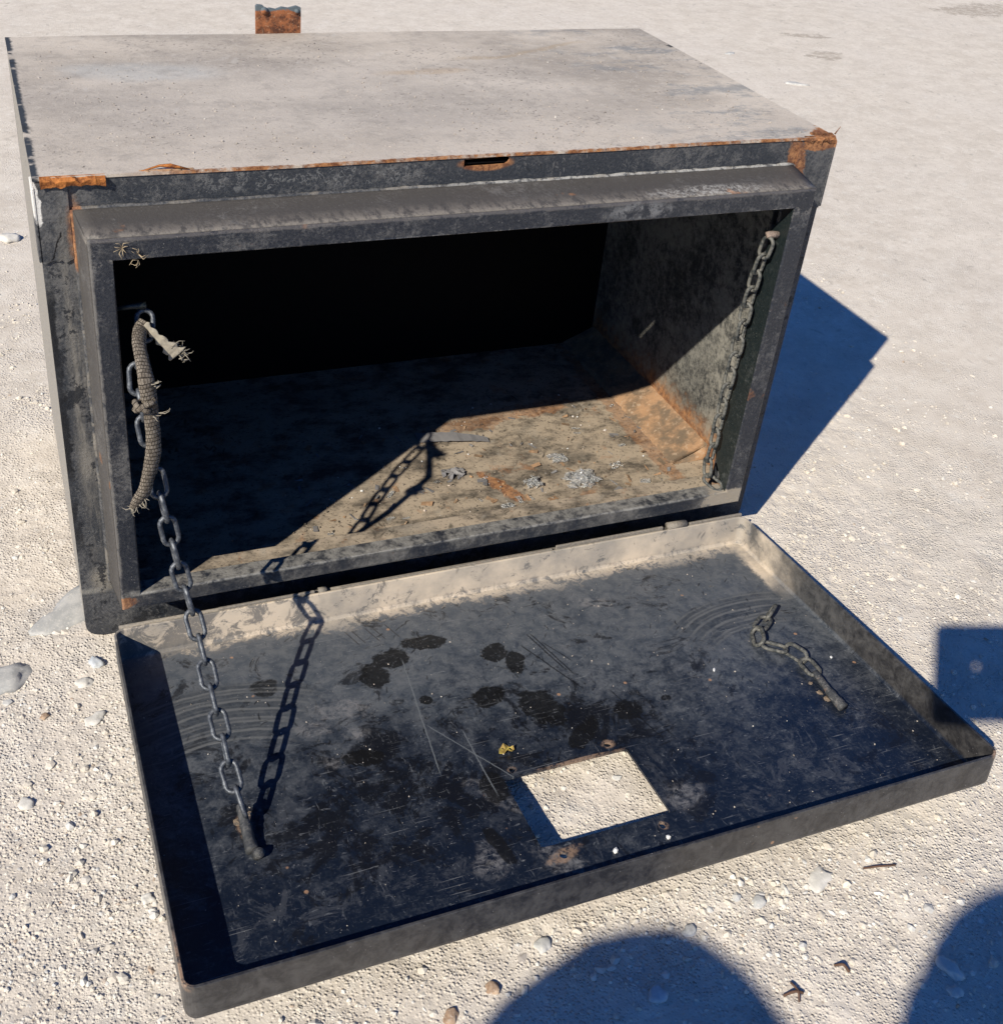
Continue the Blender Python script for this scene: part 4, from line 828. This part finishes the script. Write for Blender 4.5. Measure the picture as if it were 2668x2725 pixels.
twig([(.618, -.6405, .001), (.6235, -.6455, .006), (.6270, -.651, .002)], .0014, 'dark curled twig right of the crossed twigs')

# yellow dead leaf, pale crumbs on the door
s = NT("dead_leaf"); n1 = s.noise(160, 4); c = s.mix(s.ss(n1, .4, .6), (.42, .33, .07), (.25, .17, .05)); s.bump(n1, .6, .002); M_LEAF = s.fin(c, .8, .3)
V = []; F = []
nL = 12
for i in range(nL):
    a = 2 * math.pi * i / nL; r_ = .0085 * (1 + .25 * math.sin(a * 3) + random.uniform(-.15, .15)); V.append(dw(.405 + r_ * math.cos(a), .2827 + r_ * .75 * math.sin(a), .002 + .004 * (i % 3 == 0) + .002 * math.sin(a)))
V.append(dw(.405, .2827, .0015)); F = [(i, (i + 1) % nL, nL) for i in range(nL)]
o = pyd("dead_leaf", V, F, M_LEAF); md = o.modifiers.new("t", 'SOLIDIFY'); md.thickness = .0006; tag(o, 'small curled yellow leaf scrap lying on the open door above the cut-out', 'leaf')
s = NT("pale_crumb"); M_CRUMB = s.fin((.66, .66, .66), .5, .4)
for (x, l, r_, lb) in ((.6978, .2355, (.0040, .0018, .0012), 'elongated white fleck in the middle right of the door'), (.5127, .4456, (.0026, .0026, .0020), 'white pebble crumb right of the cut-out near the door front'), (.4539, .4441, (.0032, .0032, .0026), 'white pebble crumb below the cut-out near the door front'), (.8505, .2600, (.0022, .0018, .0012), 'tiny white crumb near the right door flange')):
    p = dw(x, l, r_[2] * .7); blob("crumb", p, r_, M_CRUMB, lb, 'crumb', 'white crumbs on the door', 1, .3, .9)
# dry weed caught on the collar
s = NT("dry_straw"); M_STRAW = s.fin((.34, .27, .18), .9, .2)
weed = tag(empty("dry_weed", (.075, -.066, .526)), 'wisp of dry weed stuck on the upper left of the collar', 'weed')
def wisp(cx, cz, n):
    for i in range(n):
        a = random.uniform(0, 6.28); L_ = random.uniform(.004, .010); k_ = random.uniform(-.8, .8)
        P_ = [Vector((cx - .075, 0, cz - .526)), Vector((cx - .075 + L_ * .6 * math.cos(a), -random.uniform(.0, .004), cz - .526 + L_ * .6 * math.sin(a))), Vector((cx - .075 + L_ * math.cos(a + k_), -random.uniform(0, .005), cz - .526 + L_ * math.sin(a + k_)))]
        tube("stalk", P_, [.0005, .0004, .0002], M_STRAW, weed, 4, jit=.2)
wisp(.0700, .5285, 9); wisp(.0845, .5210, 7); wisp(.0840, .5150, 4)

# plastic shreds, bent metal strip and chips inside the box
s = NT("clear_plastic"); n1 = s.noise(200, 3); s.b.inputs['Transmission Weight'].default_value = .88; s.b.inputs['IOR'].default_value = 1.3; s.bump(n1, .8, .003); M_PLAST = s.fin((.93, .94, .95), .07, .8)
s = NT("grey_plastic"); M_GPL = s.fin(s.mix(s.noise(60, 4), (.11, .11, .12), (.22, .21, .21)), .5, .4)
def crumple(name, x, y, r, mat, label, cat, hgt=.008, n=9, group=None):
    V = []; F = []
    for i in range(n):
        for j in range(n):
            u, v = i / (n - 1) * 2 - 1, j / (n - 1) * 2 - 1; V.append((x + r * (u + random.uniform(-.16, .16)), y + r * .75 * (v + random.uniform(-.16, .16)), .037 + hgt * random.random() ** 1.6 * (1 - .5 * max(abs(u), abs(v)))))
    for i in range(n - 1):
        for j in range(n - 1):
            if max(abs(i - n / 2), abs(j - n / 2)) > n / 2 - 1.2 and random.random() < .45: continue
            a = i * n + j; F += [(a, a + 1, a + n), (a + 1, a + n + 1, a + n)]
    me = bpy.data.meshes.new(name); me.from_pydata(V, [], F); me.update(); o = link(name, me, mat); o.modifiers.new("t", 'SOLIDIFY').thickness = .0004
    return tag(o, label, cat, group)
G = 'crumpled clear plastic scraps on the box floor'
crumple("plastic_scrap", .628, .108, .013, M_PLAST, 'bright crumpled ball of clear plastic in the middle of the box floor', 'plastic', .014, group=G)
crumple("plastic_scrap", .702, .102, .026, M_PLAST, 'widest heap of clear plastic shreds right of the middle of the box floor', 'plastic', .012, 12, G)
crumple("plastic_scrap", .690, .160, .014, M_PLAST, 'clear plastic scrap farther back behind the widest heap', 'plastic', .008, group=G)
crumple("plastic_scrap", .769, .122, .009, M_PLAST, 'small clear plastic scrap near the rusty angle strip', 'plastic', .008, 6, G)
crumple("plastic_scrap", .572, .066, .009, M_PLAST, 'clear plastic scrap close behind the front lip of the box', 'plastic', .010, 7, G)
crumple("plastic_scrap", .526, .160, .017, M_GPL, 'greyish shredded film left of the orange rust streak', 'plastic', .010, 9, G)
# torn grey strip
V = []; F = []; K = 16
for i in range(K + 1):
    u = i / K; x = .505 + .104 * u; y = .262 - .030 * u; wd = .011 * (1 - .55 * u ** 3) * random.uniform(.88, 1.1); z = .0385 + .004 * math.sin(u * 3.1) + .001 * random.random()
    V += [(x, y + wd, z + .001), (x, y - wd, z - .001)]
F = [(2 * i, 2 * i + 1, 2 * i + 3, 2 * i + 2) for i in range(K)]
o = pyd("plastic_strip", V, F, M_GPL); o.modifiers.new("t", 'SOLIDIFY').thickness = .001; tag(o, 'torn grey strip lying across the edge of the shadow on the box floor', 'strip')
# chips, flakes: too many and small to count
n = 900; x = rng.uniform(.27, .87, n); y = rng.uniform(.008, .34, n); r_ = .0006 + .0016 * rng.random(n) ** 4
s = NT('floor_chips'); M_FG = s.fin(s.ramp(s.n('ShaderNodeNewGeometry').outputs['Random Per Island'], [(0, (.25, .21, .17)), (.6, (.16, .13, .10)), (.8, (.05, .045, .04)), (.9, (.36, .22, .12)), (.96, (.6, .6, .6))]), .7, .4)
grains("floor_grit", np.stack([x, y, .0365 + r_ * .3], -1), r_, M_FG, label='grit and chips strewn over the floor of the box', kind='stuff')
n = 42; fl_mats = [M_GPL, M_RUSTD, M_PLAST]
V = []; F = []
for i in range(n * 3):
    x = random.uniform(.3, .86); y = random.uniform(.015, .3); a = random.uniform(0, 6.28); L_ = random.uniform(.002, .008); wd = L_ * random.uniform(.15, .6); b = len(V)
    for du, dv, dz in ((-1, -1, 0), (1, -1, random.uniform(0, .003)), (1, 1, random.uniform(0, .004)), (-1, 1, 0)):
        V.append((x + du * L_ * math.cos(a) - dv * wd * math.sin(a), y + du * L_ * math.sin(a) + dv * wd * math.cos(a), .0367 + dz))
    F.append((b, b + 1, b + 2, b + 3))
me = bpy.data.meshes.new("paint_chips"); me.from_pydata(V, [], F); me.update(); o = link("paint_chips", me, M_GPL); me.materials.append(M_RUSTD); me.materials.append(M_PLAST)
for p_ in me.polygons: p_.material_index = random.choice((0, 0, 1, 1, 2))
o.modifiers.new("t", 'SOLIDIFY').thickness = .0004; tag(o, 'loose paint chips and shreds on the floor of the box', kind='stuff')
# dust crumbs on the lid and on the door
n = 2600; x = rng.uniform(.02, .88, n); y = rng.beta(1.1, 1.6, n) * .46 + .01; r_ = .0004 + .0011 * rng.random(n) ** 5
u, v = x / W, y / D
s = NT('lid_crumbs'); M_LG = s.fin(s.ramp(s.n('ShaderNodeNewGeometry').outputs['Random Per Island'], [(0, (.40, .36, .32)), (.8, (.33, .29, .25)), (.93, (.10, .09, .08)), (1, (.62, .59, .54))]), .95, .1)
grains("lid_grit", np.stack([x, y, H - .0035 * np.sin(np.pi * u) * np.sin(np.pi * v) + r_ * .2], -1), r_, M_LG, label='dirt crumbs lying in the dust on the lid', kind='stuff')
n = 420; x = rng.uniform(.035, .88, n); l = rng.beta(.8, 1.4, n) * .47 + .01; ok = ~((x > .375) & (x < .545) & (l > .31) & (l < .43)); x, l = x[ok], l[ok]; r_ = .0003 + .0009 * rng.random(len(x)) ** 4
pts = np.array([dw(a_, b_, c_ * .5)[:] for a_, b_, c_ in zip(x, l, r_)]); grains("door_grit", pts, r_, M_LG, label='dirt crumbs scattered over the open door', kind='stuff')

# ------------------------------------------------------------------ photographer (outside the frame, throws the shadows in the foreground) and the phone
s = NT("phone_body"); M_PH = s.fin((.03, .03, .035), .3, .5)
s = NT("skin"); M_SKIN = s.fin(s.mix(s.noise(40, 4), (.42, .24, .17), (.50, .30, .21)), .55, .4); s = NT("jacket_cloth"); M_CLO = s.fin(s.mix(s.noise(90, 5), (.05, .06, .09), (.08, .09, .12)), .9, .2)
s = NT("jeans_cloth"); M_JEAN = s.fin(s.mix(s.noise(120, 5), (.04, .06, .11), (.07, .10, .16)), .9, .2); s = NT("hair"); M_HAIR = s.fin((.04, .028, .02), .7, .3)
RM = Matrix((RT, UP, -FW)).transposed()
def cp(a, b, c): return CAM + RM @ Vector((a, b, -c))                # metres right, up, forward of the lens
ph = tag(empty("phone", cp(-.01, -.005, -.008)), 'dark phone held up at arm length, behind the lens and outside the picture', 'phone')
ol = rrect(-.0525, -.0665, .048, .0555, .010, 5)
def phf(u, v, w): return cp(u, v, -.004 - w) - ph.location
holed("phone_case", ol, [circ(.0, .0, .004, 12)], M_PH, ph, phf, .008)
tube("lens_ring", [phf(.0 + .006 * math.cos(a), .006 * math.sin(a), -.0005) for a in [i * .5236 for i in range(12)]], .0009, M_PH, ph, 6, closed=True)
def skinned(name, verts, edges, mat, parent=None, sub=2, root=0):
    me = bpy.data.meshes.new(name); me.from_pydata([v[0] for v in verts], edges, []); me.update(); o = link(name, me, mat, parent)
    md = o.modifiers.new("skin", 'SKIN'); md.use_smooth_shade = True
    for i, v in enumerate(verts):
        r = v[1] if isinstance(v[1], tuple) else (v[1], v[1]); me.skin_vertices[0].data[i].radius = r
    me.skin_vertices[0].data[root].use_root = True
    sb = o.modifiers.new("sub", 'SUBSURF'); sb.levels = sub; sb.render_levels = sub; return o
pel = Vector((-.98, -2.12, .86)); per = tag(empty("person", (-.98, -2.12, 0)), 'person in a dark jacket and jeans bending forward to take the picture, outside the frame', 'person')
def pl(v): return tuple(Vector(v) - Vector((-.98, -2.12, 0)))
hx = Vector((.92, -.40, 0)); 
LSH = Vector((-.786, -1.463, 1.075)); RSH = Vector((-.455, -1.80, 1.04)); NK = Vector((-.645, -1.79, 1.10)); HD = Vector((-.606, -1.692, 1.235))
hand = cp(.050, -.020, -.020)
bv = [(pl(pel), (.17, .13)), (pl((-.86, -2.0, .94)), (.15, .12)), (pl((-.75, -1.86, 1.00)), (.12, .10)), (pl(NK), .062), (pl(HD + Vector((.02, .02, -.06))), .055),
      (pl(LSH + Vector((-.005, .003, .035))), .140), (pl((-.80, -1.46, .82)), .085), (pl((-.60, -1.50, .68)), .036), (pl((-.54, -1.50, .64)), .024),
      (pl(RSH), .070), (pl((-.18, -1.60, .84)), .048), (pl(hand + Vector((.035, -.09, -.04))), .033), (pl(hand + Vector((.012, -.035, -.010))), .024),
      (pl(pel + hx * -.11 + Vector((0, 0, -.06))), .10), (pl(pel + hx * -.13 + Vector((.06, .1, -.42))), .068), (pl(pel + hx * -.14 + Vector((0, -.02, -.80))), .045), (pl(pel + hx * -.14 + Vector((.07, .13, -.83))), .036),
      (pl(pel + hx * .11 + Vector((0, 0, -.06))), .10), (pl(pel + hx * .13 + Vector((.06, .1, -.42))), .068), (pl(pel + hx * .14 + Vector((0, -.02, -.80))), .045), (pl(pel + hx * .14 + Vector((.07, .13, -.83))), .036)]
be = [(0, 1), (1, 2), (2, 3), (3, 4), (2, 5), (5, 6), (6, 7), (7, 8), (2, 9), (9, 10), (10, 11), (11, 12), (0, 13), (13, 14), (14, 15), (15, 16), (0, 17), (17, 18), (18, 19), (19, 20)]
skinned("body", bv, be, M_CLO, per)
fdir = (CAM - HD).normalized()
def ellm(name, c_, r3, mat, aim=None, parent=per, sub=3):
    bm = bmesh.new(); bmesh.ops.create_icosphere(bm, subdivisions=sub, radius=1); q_ = (aim or Vector((0, 1, 0))).to_track_quat('Y', 'Z').to_matrix()
    for v in bm.verts: v.co = q_ @ Vector((v.co.x * r3[0], v.co.y * r3[1], v.co.z * r3[2]))
    me = bpy.data.meshes.new(name); bm.to_mesh(me); bm.free(); o = link(name, me, mat, parent, True); o.location = pl(c_); return o
head = ellm("head", HD, (.074, .092, .112), M_SKIN, fdir)
q_ = fdir.to_track_quat('Y', 'Z').to_matrix()
ellm("hair", HD + q_ @ Vector((0, -.020, .022)), (.082, .088, .104), M_HAIR, fdir)
ellm("nose", HD + q_ @ Vector((0, .094, -.012)), (.012, .016, .020), M_SKIN, fdir, sub=2)
for sx in (-1, 1):
    ellm("eye", HD + q_ @ Vector((sx * .030, .080, .012)), (.012, .010, .009), M_CRUMB, fdir, sub=2); ellm("ear", HD + q_ @ Vector((sx * .076, -.005, -.004)), (.010, .018, .030), M_SKIN, fdir, sub=2)
ellm("mouth", HD + q_ @ Vector((0, .083, -.050)), (.022, .008, .006), M_BRK, fdir, sub=2)
# right hand gripping the phone edge: palm, four fingers, thumb
def lc(a, b, c): return pl(cp(a, b, c))
hv = [(lc(.060, -.050, -.030), .019), (lc(.052, -.020, -.024), .017), (lc(.046, .010, -.022), .013)]; he = [(0, 1), (1, 2)]
for i, (b_, ln) in enumerate(((.030, .9), (.012, 1.0), (-.008, .96), (-.028, .8))):
    k0 = len(hv); hv += [(lc(.044, b_, -.014), .0085), (lc(.041, b_ + .002, .006 * ln - .004), .0075), (lc(.022 * ln + .004, b_ + .004, .004), .0065)]
    he += [(1 if i > 1 else 2, k0), (k0, k0 + 1), (k0 + 1, k0 + 2)]
k0 = len(hv); hv += [(lc(.040, -.045, -.028), .010), (lc(.018, -.035, -.024), .009), (lc(-.002, -.022, -.022), .007)]; he += [(0, k0), (k0, k0 + 1), (k0 + 1, k0 + 2)]
skinned("hand", hv, he, M_SKIN, per)
hv = [(pl((-.54, -1.50, .64)), .020), (pl((-.50, -1.49, .60)), .018)]; he = [(0, 1)]
for i in range(4):
    k0 = len(hv); b = Vector((-.49, -1.515 + .018 * i, .585)); hv += [(pl(b), .0085), (pl(b + Vector((.02, 0, -.035))), .0075), (pl(b + Vector((.012, 0, -.062))), .0065)]; he += [(1, k0), (k0, k0 + 1), (k0 + 1, k0 + 2)]
k0 = len(hv); hv += [(pl((-.50, -1.455, .615)), .010), (pl((-.475, -1.445, .575)), .008)]; he += [(0, k0), (k0, k0 + 1)]
skinned("hand", hv, he, M_SKIN, per)
for sx in (-.14, .14): ellm("shoe", pel + hx * sx + Vector((.045, .09, -.815)), (.048, .13, .045), M_HAIR, Vector((.4, .9, 0)))
